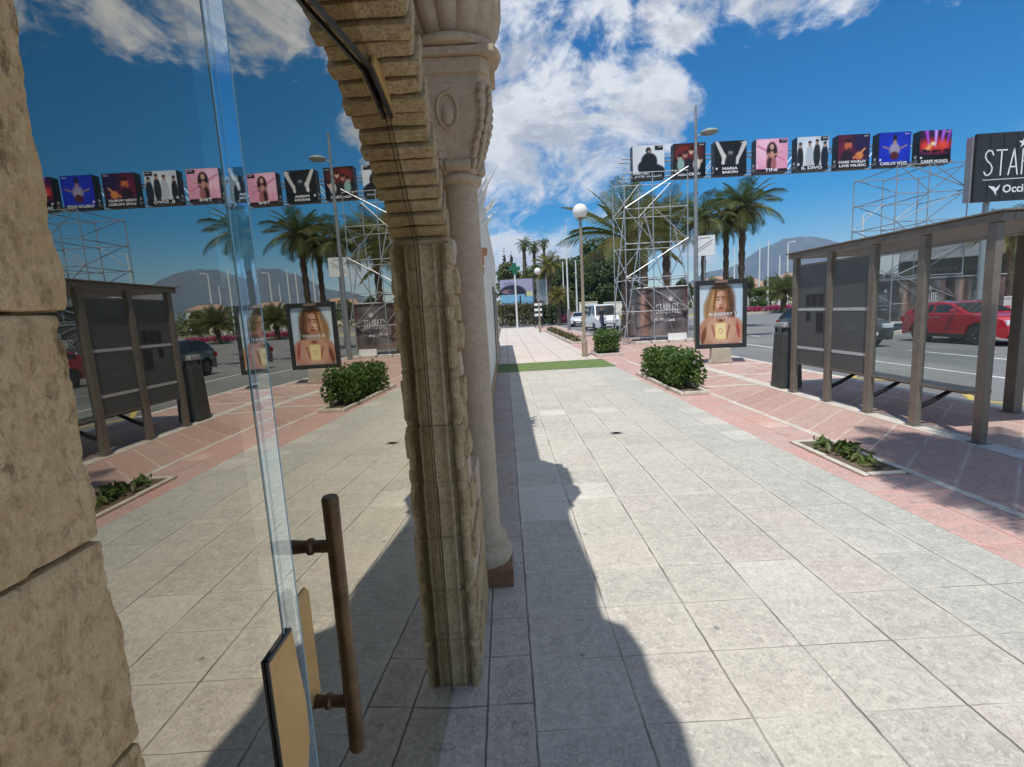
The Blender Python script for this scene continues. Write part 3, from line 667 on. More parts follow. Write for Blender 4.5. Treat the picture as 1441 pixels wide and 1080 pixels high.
# white spiky ornament hanging from the wall
T_ = thing('spiky_ornament', 'white spiky feathered ornament jutting from the wall above the column', 'ornament', (-.33, 6.0, 0))
mb = MB()
def blade(p, q, w, up=Vector((0, 1, 0))):
    p, q = Vector(p), Vector(q); d = (q-p); s = d.cross(up).normalized()*w; mid = p+d*.35; t = up*.012
    mb.add([p, mid+s, q, mid-s, mid+t, mid-t], [(0, 4, 1), (1, 4, 2), (2, 4, 3), (3, 4, 0), (0, 1, 5), (1, 2, 5), (2, 3, 5), (3, 0, 5)])
rs = random.Random(5)
for (z, k, ln, rad) in ((2.75, 20, .62, 1), (3.55, 26, .40, .7)):
    for i in range(k):
        a = rs.uniform(-1.2, 1.2); tilt = rs.uniform(.2, .95); L = ln*rs.uniform(.5, 1.1)
        p = (0, rs.uniform(-.25, .25), z+rs.uniform(-.12, .15))
        blade(p, (p[0]+L*math.cos(tilt*1.35)*.72, p[1]+L*math.sin(a)*.5, p[2]+L*math.sin(tilt*1.35)), rs.uniform(.02, .05), Vector((.2, math.cos(a), .3)).normalized())
mb.build('spikes', M_WHITE, T_)
mb = MB(); mb.bb((0, -.3, 2.55), (.03, .3, 3.75)); mb.build('backing_board', M_WHITE, T_, bev=.01)
# ------------------------------------------------------------------ plants
def leaves_mesh(name, blobs, n, size, seed=0, shell=.55, flat=0, droop=0, long=1.6):
    """leaf-sized faces spread through several lobes; more towards the outside, with gaps"""
    r = np.random.RandomState(seed); B_ = np.array(blobs, float); vol = B_[:, 3]*B_[:, 4]*B_[:, 5]; pk = r.choice(len(B_), n, p=vol**.75/np.sum(vol**.75))
    d = r.randn(n, 3); d /= np.linalg.norm(d, axis=1)[:, None]
    rad = shell+(1-shell)*r.rand(n)**.6; rad = np.where(r.rand(n) < .12, rad*1.10, rad)
    P = B_[pk, :3]+d*rad[:, None]*B_[pk, 3:6]
    nz = d*.7+r.randn(n, 3)*.55+np.array([0, 0, .35]); nz /= np.linalg.norm(nz, axis=1)[:, None]
    t = np.cross(nz, r.randn(n, 3)); t /= np.linalg.norm(t, axis=1)[:, None]; bt = np.cross(nz, t)
    s = size*(.6+.8*r.rand(n))[:, None]
    V = np.stack([P-t*s*long/2, P+bt*s*.5+nz*s*.12, P+t*s*long/2, P-bt*s*.5+nz*s*.12], 1).reshape(-1, 3)
    V[:, 2] = np.maximum(V[:, 2], .01)
    F = np.arange(4*n).reshape(-1, 4)
    me = bpy.data.meshes.new(name); me.from_pydata(V.tolist(), [], F.tolist()); me.update(); return me
def leafy(name, me, m, parent):
    if not me.materials: me.materials.append(m)
    o = bpy.data.objects.new(name, me); COL.objects.link(o); o.parent = parent; return o
def box_bush(name, label, cx, cy, sx, sy, h, n, seed, group):
    t = thing(name, label, 'bush', (cx, cy, 0), 0, group); r = random.Random(seed); bl = []
    nx, ny = max(1, round(sx/.4)), max(1, round(sy/.4))
    for i in range(nx):
        for j in range(ny):
            for k in range(2):
                bl.append((-sx/2+(i+.5)*sx/nx+r.uniform(-.05, .05), -sy/2+(j+.5)*sy/ny+r.uniform(-.06, .06), h*(.34+.36*k)+r.uniform(-.04, .05), sx/nx*.62, sy/ny*.62, h*.30))
    leafy('foliage', leaves_mesh('foliage', bl, n, .052, seed, .35), M_BUSH, t)
    mb = MB()
    for i in range(26):
        x, y = r.uniform(-sx*.35, sx*.35), r.uniform(-sy*.42, sy*.42)
        mb.tube([(x, y, 0), (x+r.uniform(-.08, .08), y+r.uniform(-.08, .08), h*.4), (x+r.uniform(-.15, .15), y+r.uniform(-.15, .15), h*.75)], [.012, .008, .004], 5)
    mb.build('stem', M_BARK, t); return t
def kerbed_bed(name, label, x0, y0, x1, y1, w=.07, h=.10, group=None):
    t = thing(name, label, 'planting bed', (x0, y0, 0), 0, group); a, b = x1-x0, y1-y0
    mb = MB()
    def seg(p, q, ax):
        L = q-p; n = max(1, round(L/.5))
        for i in range(n):
            u, v = p+L*i/n+.002, p+L*(i+1)/n-.002; dz = random.uniform(-.006, .006); e = random.uniform(-.004, .004)
            if ax[0] == 'y': rough_block(mb, [(x, y, z) for z in (.001, h+dz) for y in (u, v) for x in (ax[1]+e, ax[1]+w+e)], (4, 10, 4), .012, .006, 9, i+int(ax[1]*50))
            else: rough_block(mb, [(x, y, z) for z in (.001, h+dz) for y in (ax[1]+e, ax[1]+w+e) for x in (u, v)], (10, 4, 4), .012, .006, 9, i+int(ax[1]*70)+5)
    seg(0, b, ('y', 0)); seg(0, b, ('y', a-w)); seg(w+.003, a-w-.003, ('x', 0)); seg(w+.003, a-w-.003, ('x', b-w))
    mb.build('kerb_edging', M_KERB, t, smooth=True, ang=180)
    mb = MB(); nx, ny = 8, 24; vs = []
    for j in range(ny+1):
        for i in range(nx+1):
            x, y = w+(a-2*w)*i/nx, w+(b-2*w)*j/ny; vs.append((x, y, .018+.014*noise.noise(Vector((x*5+x0, y*5, 0)))))
    mb.add(vs, [(j*(nx+1)+i, j*(nx+1)+i+1, (j+1)*(nx+1)+i+1, (j+1)*(nx+1)+i) for j in range(ny) for i in range(nx)]); mb.build('soil', M_SOIL, t, smooth=True)
    return t
kerbed_bed('planting_bed', 'pale kerbed strip bed under the large leafy bush beside the red paving', 3.16, 9.0, 3.72, 12.2, .07, .07)
box_bush('bush', 'long glossy green clipped bush in the kerbed bed before the advertising stand', 3.50, 10.6, .64, 2.4, .78, 4800, 1, 'clipped bushes along the pavement')
kerbed_bed('planting_bed', 'pale kerbed bed with low weeds lying next to the bus shelter', 3.26, 4.42, 3.73, 5.66, .06, .03)
kerbed_bed('planting_bed', 'small square kerbed bed under the compact bush near the globe lamp', 3.12, 17.2, 4.05, 18.3)
box_bush('bush', 'small cube shaped green bush next to the near globe lamp post', 3.58, 17.75, .85, .9, .95, 2600, 2, 'clipped bushes along the pavement')
# low weeds in the near bed
for (x, y, s, n) in ((3.50, 4.72, .10, 26), (3.53, 5.00, .16, 44), (3.45, 5.24, .12, 26), (3.52, 5.46, .09, 18), (3.45, 4.86, .08, 16), (3.57, 5.14, .11, 28)):
    k = len([o for o in bpy.data.objects if o.name.startswith('weed')])
    lab = ['short leafy weed at the near end of the low kerbed bed', 'tallest leafy weed in the middle of the low kerbed bed', 'mid sized weed just behind the tallest weed in the low bed', 'sparse little weed at the far end of the low kerbed bed', 'small weed just before the tallest weed in the low bed', 'thin weed against the kerb behind the tallest weed of the low bed'][k]
    me = leaves_mesh('weed_plant', [(0, 0, s*.4, s, s*1.3, s*.45)], n, .042, int(s*1000)+n, .1, long=2.6)
    o = leafy('weed_plant', me, M_WEED, None); o.location = (x, y, .02); tag(o, lab, 'weed', 'weeds in the low kerbed bed')
# long far bed with scrub between pavement and road
t = kerbed_bed('planting_bed', 'long low bed of dry scrub running along the far pavement edge', 3.15, 24.0, 3.9, 40.0, .12, .12)
leafy('scrub', leaves_mesh('scrub', [(.35, 1+i*.95, .16, .30, .6, .20+.12*random.random()) for i in range(16)], 2200, .08, 8, .2), M_HEDGE, t)
# ------------------------------------------------------------------ artificial turf mat
mb = MB(); nx, ny = 60, 16; vs = []
for j in range(ny+1):
    for i in range(nx+1):
        x = -.30+3.42*i/nx; y = 14.15+2.25*j/ny; vs.append((x, y, .008+.004*noise.noise(Vector((x*2, y*2, 0)))))
mb.add(vs, [(j*(nx+1)+i, j*(nx+1)+i+1, (j+1)*(nx+1)+i+1, (j+1)*(nx+1)+i) for j in range(ny) for i in range(nx)])
tag(mb.build('turf_mat', M_TURF, smooth=True), 'strip of green artificial grass laid across the pavement', 'mat')
mb = MB(); mb.lathe([(.055, .0045), (.05, .007)], (1.42, 6.55, 0), 12); mb.box((1.42, 6.55, .005), (.16, .10, .004)); tag(mb.build('drain_cover', M_GPOLE), 'small dark metal drain cover in the grey paving', 'drain cover')

# ------------------------------------------------------------------ bus shelter
S = thing('bus_shelter', 'brown metal bus shelter with dark glass panels beside the road', 'bus shelter', (5.11, 5.2, 0))
PY = [.03, .90, 1.72, 2.63, 3.56]
for y in PY:
    mb = MB(); mb.box((0, y, 1.17), (.08, .105, 2.34)); mb.box((0, y, .006), (.15, .17, .012))
    for q in (-.06, .06): mb.lathe([(.008, .012), (.008, .022)], (q*.95, y+q*1.15, 0), 6)
    mb.build('post', M_BRONZE, S, bev=.006)
for y in (.06, 1.30):
    mb = MB(); mb.box((1.66, y, 1.165), (.12, .15, 2.33)); mb.box((1.66, y, .006), (.18, .21, .012)); mb.build('post', M_BRONZE, S, bev=.006)
mb = MB(); mb.bb((-.065, -.10, 2.345), (.065, 3.72, 2.43)); mb.bb((1.58, -.10, 2.345), (1.75, 3.72, 2.43)); mb.bb((.068, -.10, 2.346), (1.577, .05, 2.428)); mb.bb((.068, 3.57, 2.346), (1.577, 3.72, 2.428)); mb.build('roof_beam', M_BRONZE, S, bev=.008)
mb = MB(); mb.bb((-.10, -.14, 2.432), (1.80, 3.76, 2.452)); mb.build('roof', M_BRONZE, S, bev=.004)
mb = MB(); mb.bb((.07, .06, 2.352), (1.575, 3.56, 2.37)); mb.build('ceiling_panel', pm('shelter_ceiling', (.30, .28, .25), (.25, .23, .2), 4, .6), S)
names = ['clear', 'clear', 'smoke', 'smoke']
for i in range(4):
    y0, y1 = PY[i]+.075, PY[i+1]-.075; mb = MB(); mb.bb((-.004, y0, .55), (.004, y1, 2.20))
    g = mb.build('glass_panel', M_CLEAR if i < 2 else M_SMOKE, S)
    if i >= 2: g['label'] = 'dark smoked glass panel'
    for z in (.80, 1.45) if i >= 2 else ():
        mb = MB(); mb.bb((-.0075, y0+.01, z), (-.0055, y1-.01, z+.045)); mb.build('frosted_stripe', pm('frosted_stripe', (.55, .56, .56), (.48, .49, .49), 6, .6), g)
    for za in (2.20, .525):
        mb = MB(); mb.bb((-.014, y0-.008, za), (.014, y1+.008, za+.025)); mb.build('glazing_rail', M_BRONZE, g)
    if i == 3:
        for (a, b, c, d) in ((.08, .22, 1.53, 1.72), (.25, .40, 1.53, 1.72), (.43, .55, 1.53, 1.72), (.08, .26, 1.10, 1.42), (.42, .54, 1.28, 1.42)):
            mb = MB(); mb.bb((-.0085, y0+a, c), (-.0055, y0+b, d)); mb.build('timetable', pm('timetable_back', (.020, .020, .021), (.032, .032, .033), 30, .6), g)
# bench and end panel
mb = MB(); mb.bb((.30, .55, .44), (.62, 3.1, .475)); bn = mb.build('bench', M_BLACK, S, bev=.008)
for y in (.90, 1.72, 2.63):
    mb = MB(); mb.tube([(.05, y, .24), (.20, y, .30), (.46, y, .435)], [.035, .03, .025], 6); mb.build('bracket', M_BLACK, bn)
mb = MB(); mb.bb((1.60, -.06, .25), (1.74, -.018, 2.25)); mb.build('end_panel', M_BLACK, S, bev=.006)
# litter bin
L = thing('litter_bin', 'dark grey litter bin standing at the far end of the bus shelter', 'litter bin', (5.28, 9.3, 0))
mb = MB(); mb.box((0, 0, .53), (.40, .40, 1.04), 0, 0, .86); mb.build('body', pm('bin_plastic', (.045, .048, .048), (.065, .068, .068), 7, .5), L, bev=.03)
mb = MB(); mb.box((0, 0, 1.19), (.38, .38, .10), 0, 0, .80); lid = mb.build('lid', pm('bin_lid', (.20, .21, .21), (.26, .27, .27), 7, .45), L, bev=.03)
for x in (-.14, .14):
    for y in (-.14, .14):
        mb = MB(); mb.bb((x-.015, y-.015, 1.05), (x+.015, y+.015, 1.14)); mb.build('lid_support', M_BLACK, lid)

# ------------------------------------------------------------------ advertising stand
A = thing('advertising_stand', 'black framed illuminated advertising stand showing a long haired woman and perfume', 'advertising stand', (5.88, 13.62, 0), D(-7))
mb = MB(); mb.prism([(-.33, 0), (.33, 0), (.27, .12), (.25, .42), (-.25, .42), (-.27, .12)], .2, Matrix(((1, 0, 0, 0), (0, 0, -1, .1), (0, 1, 0, 0), (0, 0, 0, 1)))); mb.build('pedestal', pm('stand_concrete', (.40, .35, .27), (.48, .43, .34), 6, .8, bmp=.3), A, bev=.02)
W2, H0, H1 = .665, .41, 2.26
mb = MB()
mb.bb((-W2, -.09, H0), (-W2+.10, .09, H1)); mb.bb((W2-.10, -.09, H0), (W2, .09, H1)); mb.bb((-W2+.10, -.089, H1-.13), (W2-.10, .089, H1-.001)); mb.bb((-W2+.10, -.089, H0+.001), (W2-.10, .089, H0+.12)); mb.bb((-W2+.1, .02, H0+.12), (W2-.1, .08, H1-.13))
fr = mb.build('frame', M_BLACK, A, bev=.012)
mb = MB(); mb.bb((-.16, -.097, H1-.085), (.16, -.0905, H1-.02)); mb.build('maker_plate', pm('copper_plate', (.30, .18, .12), (.36, .22, .16), 20, .5, .4), fr)
def woman(U, V):
    a = Art(U, V, (.78, .87, .93)); a.mix(np.clip(1-V*1.3, 0, 1)*.5, (.90, .93, .95)); a.mix(np.clip((.35-U)*2, 0, .5), (.93, .95, .95))
    # long loose hair behind
    a.el(.46, .58, .31, .42, (.56, .43, .31), .35); a.el(.33, .50, .21, .30, (.66, .49, .31), .4, .35); a.el(.62, .62, .20, .34, (.45, .28, .16), .4, -.18); a.el(.50, .86, .24, .16, (.42, .27, .17), .35)
    rs = np.random.RandomState(4)
    for i in range(150):
        s = -1 if rs.rand() < .58 else 1; x0 = .49+s*rs.uniform(.03, .20); x1 = x0+s*rs.uniform(.02, .20); y0 = rs.uniform(.72, .94); y1 = rs.uniform(.28, .52)
        c = np.array((.70, .54, .37)) if s < 0 else np.array((.40, .28, .19)); c = c*rs.uniform(.75, 1.22); a.line(x0, y0, x1, y1, .007, np.clip(c, 0, 1), .9)
    # shoulders, neck and arms
    a.el(.22, .20, .24, .24, (.78, .57, .47), .2); a.el(.80, .20, .24, .25, (.80, .60, .50), .2); a.el(.50, .24, .34, .26, (.84, .65, .55), .25); a.line(.50, .50, .50, .36, .10, (.74, .55, .45), .4)
    a.el(.10, .14, .05, .16, (.50, .30, .22), .6, -.3); a.el(.90, .24, .035, .14, (.70, .30, .28), .7, .2); a.line(.30, .30, .40, .06, .02, (.66, .42, .33), .9); a.line(.70, .30, .62, .06, .02, (.66, .42, .33), .9)
    # face
    a.el(.50, .715, .145, .185, (.86, .66, .54), .18); a.el(.57, .70, .08, .16, (.76, .54, .42), .7); a.el(.46, .70, .06, .10, (.93, .74, .62), .9); a.el(.50, .57, .10, .04, (.74, .50, .39), .7)
    for x in (.435, .565):
        a.el(x, .745, .042, .016, (.42, .27, .2), .6); a.el(x, .742, .026, .012, (.90, .86, .82), .4); a.el(x, .742, .012, .012, (.12, .08, .06), .4); a.line(x-.045, .785, x+.045, .792, .009, (.33, .2, .13), .8)
    a.el(.495, .655, .030, .013, (.62, .38, .30), .7); a.el(.50, .607, .050, .017, (.64, .26, .25), .4); a.line(.455, .61, .545, .61, .004, (.36, .12, .12), .6)
    for (x0, y0, x1, y1) in ((.37, .88, .34, .60), (.63, .88, .67, .60), (.40, .90, .36, .72), (.60, .90, .65, .70)): a.line(x0, y0, x1, y1, .022, (.56, .36, .2), .9)
    # perfume bottle
    a.rect(.37, .07, .63, .36, (.95, .82, .55), .02); a.rect(.39, .09, .61, .34, (.98, .90, .68), .03); a.rect(.42, .36, .58, .42, (.78, .56, .40), .02); a.el(.50, .395, .05, .022, (.50, .32, .24), .4)
    a.el(.50, .22, .055, .042, (.80, .62, .36), .25); a.el(.50, .22, .040, .030, (.98, .90, .68), .3); a.rect(.32, .035, .68, .06, (.86, .72, .60), .02)
    return a.grain(.012, 3).I
painting('poster', 2*(W2-.10), H1-.13-H0-.12, 150, 210, woman, M_PAPER, fr, (0, -.03, H0+.12))
mb = MB(); words(mb, 'BURBERRY', .62, (0, -.034, 1.335), height=.085, bold=.02); words(mb, 'GODDESS', .34, (0, -.034, 1.245), height=.04); mb.build('poster_lettering', M_LETTER, fr)
mb = MB(); mb.add([(-W2+.10, -.05, H0+.12), (W2-.10, -.05, H0+.12), (W2-.10, -.05, H1-.13), (-W2+.10, -.05, H1-.13)], [(0, 1, 2, 3)]); mb.build('glass_cover', glass_mat('poster_cover_glass', (.97, .98, .98), (1, 1, 1), .0, .35), fr)

# ------------------------------------------------------------------ lamps, poles and signs
def globe_lamp(label, x, y, h, r, m):
    t = thing('globe_lamp', label, 'street lamp', (x, y, 0), 0, 'globe street lamps along the pavement')
    mb = MB(); mb.lathe([(.10, 0), (.10, .5), (.085, .55), (.062, .6), (.055, h*.6), (.045, h-.05), (.07, h-.02), (.07, h+.02)], n=16); mb.build('pole', m, t, smooth=True)
    mb = MB(); mb.ell((0, 0, h+.02+r*.92), (r, r, r), 28); mb.build('globe', M_GLOBE, t, smooth=True, ang=180)
    mb = MB(); mb.lathe([(.075, h+.0), (.13, h+.03), (.12, h+.07)], n=16); mb.build('collar', m, t, smooth=True); return t
globe_lamp('near globe street lamp on a brown post at the end of the green mat', 2.76, 17.57, 4.72, .25, M_BPOLE)
globe_lamp('distant globe street lamp before the dark sign stack', 2.72, 39.3, 4.45, .26, M_BPOLE)
t = thing('street_lamp', 'tall grey street lamp with a saucer head rising before the event signs', 'street lamp', (8.15, 21.3, 0), 0)
mb = MB(); mb.lathe([(.10, 0), (.09, 3), (.062, 8), (.045, 9.5)], n=12); mb.build('pole', M_GPOLE, t, smooth=True)
mb = MB(); mb.tube([(0, 0, 8.30), (.25, 0, 8.42), (.5, 0, 8.45)], .028, 8); mb.build('arm', M_GPOLE, t, smooth=True)
mb = MB(); mb.lathe([(.05, 8.40), (.30, 8.43), (.36, 8.47), (.30, 8.54), (.14, 8.60), (.05, 8.62)], (.55, 0, 0), 20); mb.build('lamp_head', pm('lamp_head_grey', (.42, .46, .40), (.35, .38, .34), 4, .4, .3), t, smooth=True)
def pole(label, px, pyb, pyt, Y, r, m, cat='pole', name='pole_mast', base=None, group=None):
    b = atY(px, pyb, Y); tp = atY(px, pyt, Y); h = tp.z; x = b.x
    mb = MB(); mb.lathe([(r*1.2, 0), (r, h*.3), (r*.7, h)], n=10)
    if base:
        t = thing(name, label, cat, (x, Y, 0), 0, group); mb.build('shaft', m, t, smooth=True); mb = MB(); mb.lathe([(r*2.0, 0), (r*1.9, base)], n=10); mb.build('base', M_GPOLE, t, smooth=True); return t
    o = mb.build(name, m, None, smooth=True, loc=(x, Y, 0)); return tag(o, label, cat, group)
pole('slim white mast with thick grey base just behind the globe lamp', 801, 462, 318, 40, .07, M_WPOLE, base=1.7, group='white masts beyond the pavement')
pole('thinnest white mast before the dark trees', 794, 430, 368, 66, .10, M_WPOLE, group='white masts beyond the pavement')
pole('short white mast right of the globe lamp post before the trees', 812, 430, 366, 64, .11, M_WPOLE, group='white masts beyond the pavement')
pole('white mast standing under the yellowing palm by the dark hedge', 771, 447, 384, 62, .11, M_WPOLE, group='white masts beyond the pavement')
def curved_lamp(label, px, pyb, pyt, Y, s):
    b = atY(px, pyb, Y); h = atY(px, pyt, Y).z; t = thing('street_lamp', label, 'street lamp', (b.x, Y, 0), 0, 'white street lamps on the far road')
    mb = MB(); mb.lathe([(.10*s, 0), (.05*s, h)], n=10); mb.build('pole', M_WPOLE, t, smooth=True)
    mb = MB(); mb.tube([(0, 0, h-.1), (.1*s, 0, h+.05*s), (.3*s, 0, h+.06*s)], .03*s, 6); mb.box((.45*s, 0, h+.07*s), (.36*s, .2*s, .09*s)); mb.build('lamp_head', M_WPOLE, t); return t
curved_lamp('white street lamp rising above the middle of the shelter roof', 1209, 440, 303, 58, 1.4)
curved_lamp('white street lamp just left of the shelter before the mountain', 1107, 430, 342, 70, 1.6)
for (px, t_, Y, lab) in ((1068, 345, 75, 'thin white mast with a small collar before the mountain'), (1080, 338, 72, 'tallest thin white mast before the mountain slope'), (1096, 360, 95, 'shortest thin white mast before the mountain slope'), (1033, 350, 60, 'thin mast between the two right palms'), (1039, 314, 52, 'stout white mast in front of the tallest palm trunk')):
    pole(lab, px, 425, t_, Y, .10*Y/60, M_WPOLE, group='white masts before the mountain')
# white square placard on a post among the palms
t = thing('placard_sign', 'white square placard with grey diagonal stripes among the palm trunks', 'sign', (atY(992, 346, 29).x, 29, 0), D(-8))
zc_ = atY(992, 346, 29).z
mb = MB(); mb.box((0, 0, zc_), (1.1, .05, 1.12)); bd = mb.build('board', M_WHITE, t, bev=.01)
mb = MB()
for (x0, z0, x1, z1, w) in ((-.45, -.22, .42, .30, .03), (-.45, -.36, .36, .12, .025), (-.30, .40, .30, .44, .03)):
    d = Vector((x1-x0, 0, z1-z0)).normalized(); n_ = Vector((-d.z, 0, d.x))*w; mb.add([Vector((x0, -.028, zc_+z0))-n_, Vector((x1, -.028, zc_+z1))-n_, Vector((x1, -.028, zc_+z1))+n_, Vector((x0, -.028, zc_+z0))+n_], [(0, 1, 2, 3)])
mb.build('stripe', pm('placard_grey', (.30, .30, .32), (.36, .36, .38), 10, .6), bd)
mb = MB(); mb.tube([(0, .06, 0), (0, .06, zc_+.3)], .06, 10); mb.build('post', M_GPOLE, t, smooth=True)
# pale blank sign beyond the shelter
t = thing('board_sign', 'pale grey blank board sign on a thin post seen past the shelter', 'sign', (19.75, 26, 0), D(-12))
mb = MB(); mb.box((0, 0, 3.08), (1.22, .06, .98)); mb.box((0, 0, 3.93), (1.22, .06, .62)); mb.build('board', pm('pale_sign', (.70, .74, .74), (.62, .66, .66), 3, .5), t, bev=.01)
mb = MB(); mb.tube([(0, .07, 0), (0, .07, 4.2)], .05, 10); mb.build('post', M_GPOLE, t, smooth=True)
# pharmacy cross
t = thing('cross_sign', 'green cross sign on a white post before the far hedge', 'sign', (1.27, 52.4, 0))
mb = MB(); z = 6.1; a_, b_ = .20, .58
pl = [(-a_, -b_), (a_, -b_), (a_, -a_), (b_, -a_), (b_, a_), (a_, a_), (a_, b_), (-a_, b_), (-a_, a_), (-b_, a_), (-b_, -a_), (-a_, -a_)]
mb.prism(pl, .22, Matrix(((1, 0, 0, 0), (0, 0, -1, .11), (0, 1, 0, z), (0, 0, 0, 1)))); mb.build('cross', pm('cross_green', (.01, .12, .06), (.012, .16, .08), 8, .4), t, bev=.02)
mb = MB(); mb.lathe([(.10, 0), (.09, 5.53)], n=12); mb.build('post', M_WPOLE, t, smooth=True)
# sign stack
t = thing('sign_stack', 'black stacked sign with three white rows standing before the hedge', 'sign', (3.35, 50, 0), D(-4))
mb = MB(); mb.box((0, 0, 1.75), (.95, .16, 1.75)); sb = mb.build('board', M_BLACK, t, bev=.01)
for i, z in enumerate((2.30, 1.78, 1.28)):
    mb = MB(); mb.box((0, -.085, z), (.74, .012, .24)); mb.build('row_plate', M_WHITE, sb)
for x in (-.38, .38):
    mb = MB(); mb.tube([(x, .1, 0), (x, .1, 2.4)], .04, 8); mb.build('leg', M_BLACK, t)
# ------------------------------------------------------------------ scaffold towers, event signs, banners
def tower(label, x0, x1, y0, y1, H, levels):
    t = thing('scaffold_tower', label, 'scaffolding', ((x0+x1)/2, (y0+y1)/2, 0), 0, 'scaffold towers of the sign gantry')
    w, d = (x1-x0)/2, (y1-y0)/2; r = .024
    xs = [-w, -w*.1, w]
    for x in xs:
        for y in (-d, d):
            if x == xs[1] and y == d: pass
            mb = MB(); mb.tube([(x, y, 0), (x, y, H)], r, 8); mb.lathe([(.10, 0), (.10, .012)], (x, y, 0), 10); mb.build('upright', M_STEEL, t, smooth=True)
    zl = [H*i/levels for i in range(1, levels+1)]
    for z in zl:
        mb = MB()
        for y in (-d, d): mb.tube([(-w, y, z-.03), (w, y, z-.03)], r*.9, 6)
        for x in xs: mb.tube([(x, -d, z-.09), (x, d, z-.09)], r*.9, 6)
        mb.build('ledger', M_STEEL, t, smooth=True)
    pz = [0.3]+zl
    for i, (a, b) in enumerate(zip(pz[:-1], pz[1:])):
        for y in (-d,) if i % 2 else (d,):
            for (p, q) in ((xs[0], xs[1]), (xs[1], xs[2])) if i % 2 == 0 else ((xs[1], xs[0]), (xs[2], xs[1])):
                mb = MB(); mb.tube([(p, y-.05, a), (q, y-.05, b)], r*.8, 6); mb.build('brace', M_STEEL, t)
        if i: 
            mb = MB(); mb.tube([(-w+.05, -d, a), (-w+.05, d, b)], r*.8, 6); mb.build('brace', M_STEEL, t)
        mb = MB(); mb.tube([(w-.05, d, a), (w-.05, -d, b)], r*.8, 6); mb.build('brace', M_STEEL, t)
        if i == 0 or i == 3: continue
        if i % 2 == 0:
            mb = MB(); mb.tube([(-w, -d-.1, a), (w, -d-.1, b+.1)], r*.9, 6); mb.build('brace', M_STEEL, t)
        else:
            mb = MB(); mb.tube([(w, -d-.1, a), (-w, -d-.1, b+.1)], r*.9, 6); mb.build('brace', M_STEEL, t)
    return t
TL = tower('galvanised scaffold tower over the dark printed banner cube at the road edge', 5.35, 8.05, 21.95, 24.2, 7.25, 5)
# raking stays of the near tower
for (a, b) in (((-1.6, -1.4, 0), (-.6, -1.1, 5.2)), ((-2.1, -1.3, .1), (-1.3, -1.1, 6.2)), ((1.75, -1.5, 0), (.75, -1.15, 5.0)), ((.2, -1.5, 2.4), (-.55, -1.2, 5.6))):
    mb = MB(); mb.tube([a, b], .024, 6); mb.build('stay', M_STEEL, TL)
TR = tower('galvanised scaffold tower rising behind the shelter beside the big dark billboard', 17.0, 20.1, 21.95, 24.6, 7.0, 6)
G_ = thing('truss_beam', 'long steel truss beam carrying the row of event signs over the road', 'truss', (0, 22.8, 0))
for (y, z) in ((-.3, 7.15), (.3, 7.15), (-.3, 7.95), (.3, 7.95)):
    mb = MB(); mb.tube([(5.4, y, z), (19.8, y, z)], .03, 8); mb.build('chord', M_STEEL, G_, smooth=True)
for k in range(24):
    mb = MB(); x = 5.4+k*.6; za, zb = (7.15, 7.95) if k % 2 == 0 else (7.95, 7.15)
    for y in (-.3, .3): mb.tube([(x, y, za), (x+.6, y, zb)], .016, 5)
    mb.build('lacing', M_STEEL, G_)
def a1(U, V):
    a = Art(U, V, (.86, .87, .88)); a.mix(np.clip((.4-U), 0, .3), (.72, .73, .75)); a.rect(0, 0, 1, .14, (.06, .06, .07)); a.el(.50, .84, .085, .10, (.12, .11, .11), .3); a.el(.52, .80, .05, .06, (.62, .52, .46), .4)
    a.el(.52, .52, .25, .25, (.07, .07, .08), .2); a.el(.62, .30, .42, .17, (.07, .07, .08), .2, -.25); a.el(.30, .34, .14, .18, (.07, .07, .08), .3); a.rect(.70, .84, .96, .98, (.08, .08, .10)); return a.I
def a2(U, V):
    a = Art(U, V, (.10, .06, .06)); a.el(.35, .72, .35, .25, (.48, .12, .10), .7); a.el(.7, .75, .25, .2, (.36, .10, .10), .8)
    for (x, y, c) in ((.18, .58, (.72, .60, .55)), (.36, .66, (.66, .50, .44)), (.55, .76, (.84, .66, .58)), (.70, .60, (.74, .54, .46)), (.84, .48, (.78, .62, .54))): a.el(x, y, .075, .10, c, .4); a.el(x, y+.07, .08, .06, (.22, .09, .07), .5)
    a.el(.22, .36, .12, .20, (.55, .68, .64), .4); a.el(.45, .34, .10, .22, (.10, .12, .14), .4); a.el(.72, .36, .12, .18, (.85, .80, .76), .5); a.rect(0, 0, 1, .15, (.05, .04, .05)); return a.I
def a3(U, V):
    a = Art(U, V, (.045, .045, .05)); a.line(.06, .98, .30, .50, .05, (.82, .80, .78), .5, .075); a.line(.94, .92, .72, .46, .075, (.80, .78, .76), .5, .05); a.line(.30, .55, .26, .36, .06, (.86, .84, .82), .5); a.line(.72, .50, .70, .34, .05, (.84, .82, .80), .5)
    a.el(.49, .64, .075, .11, (.55, .54, .54), .5); a.el(.49, .76, .10, .07, (.10, .10, .10), .4); a.el(.49, .40, .16, .20, (.09, .09, .10), .5); return a.I
def a4(U, V):
    a = Art(U, V, (.92, .62, .72)); a.el(.3, .7, .4, .4, (.97, .76, .83), .9); a.line(.05, .8, .9, .35, .03, (.85, .50, .63), 1); a.el(.50, .62, .17, .28, (.18, .09, .09), .25); a.el(.50, .76, .065, .085, (.82, .62, .54), .3)
    a.el(.50, .46, .09, .18, (.80, .56, .50), .4); a.line(.38, .55, .34, .30, .03, (.78, .55, .48), .5); a.line(.60, .52, .80, .60, .025, (.80, .58, .52), .5); a.el(.44, .22, .10, .22, (.22, .10, .12), .4); a.el(.56, .22, .09, .22, (.66, .40, .40), .4); a.rect(0, 0, 1, .10, (.14, .07, .10)); a.rect(.72, .86, .98, .98, (.10, .09, .15)); return a.I
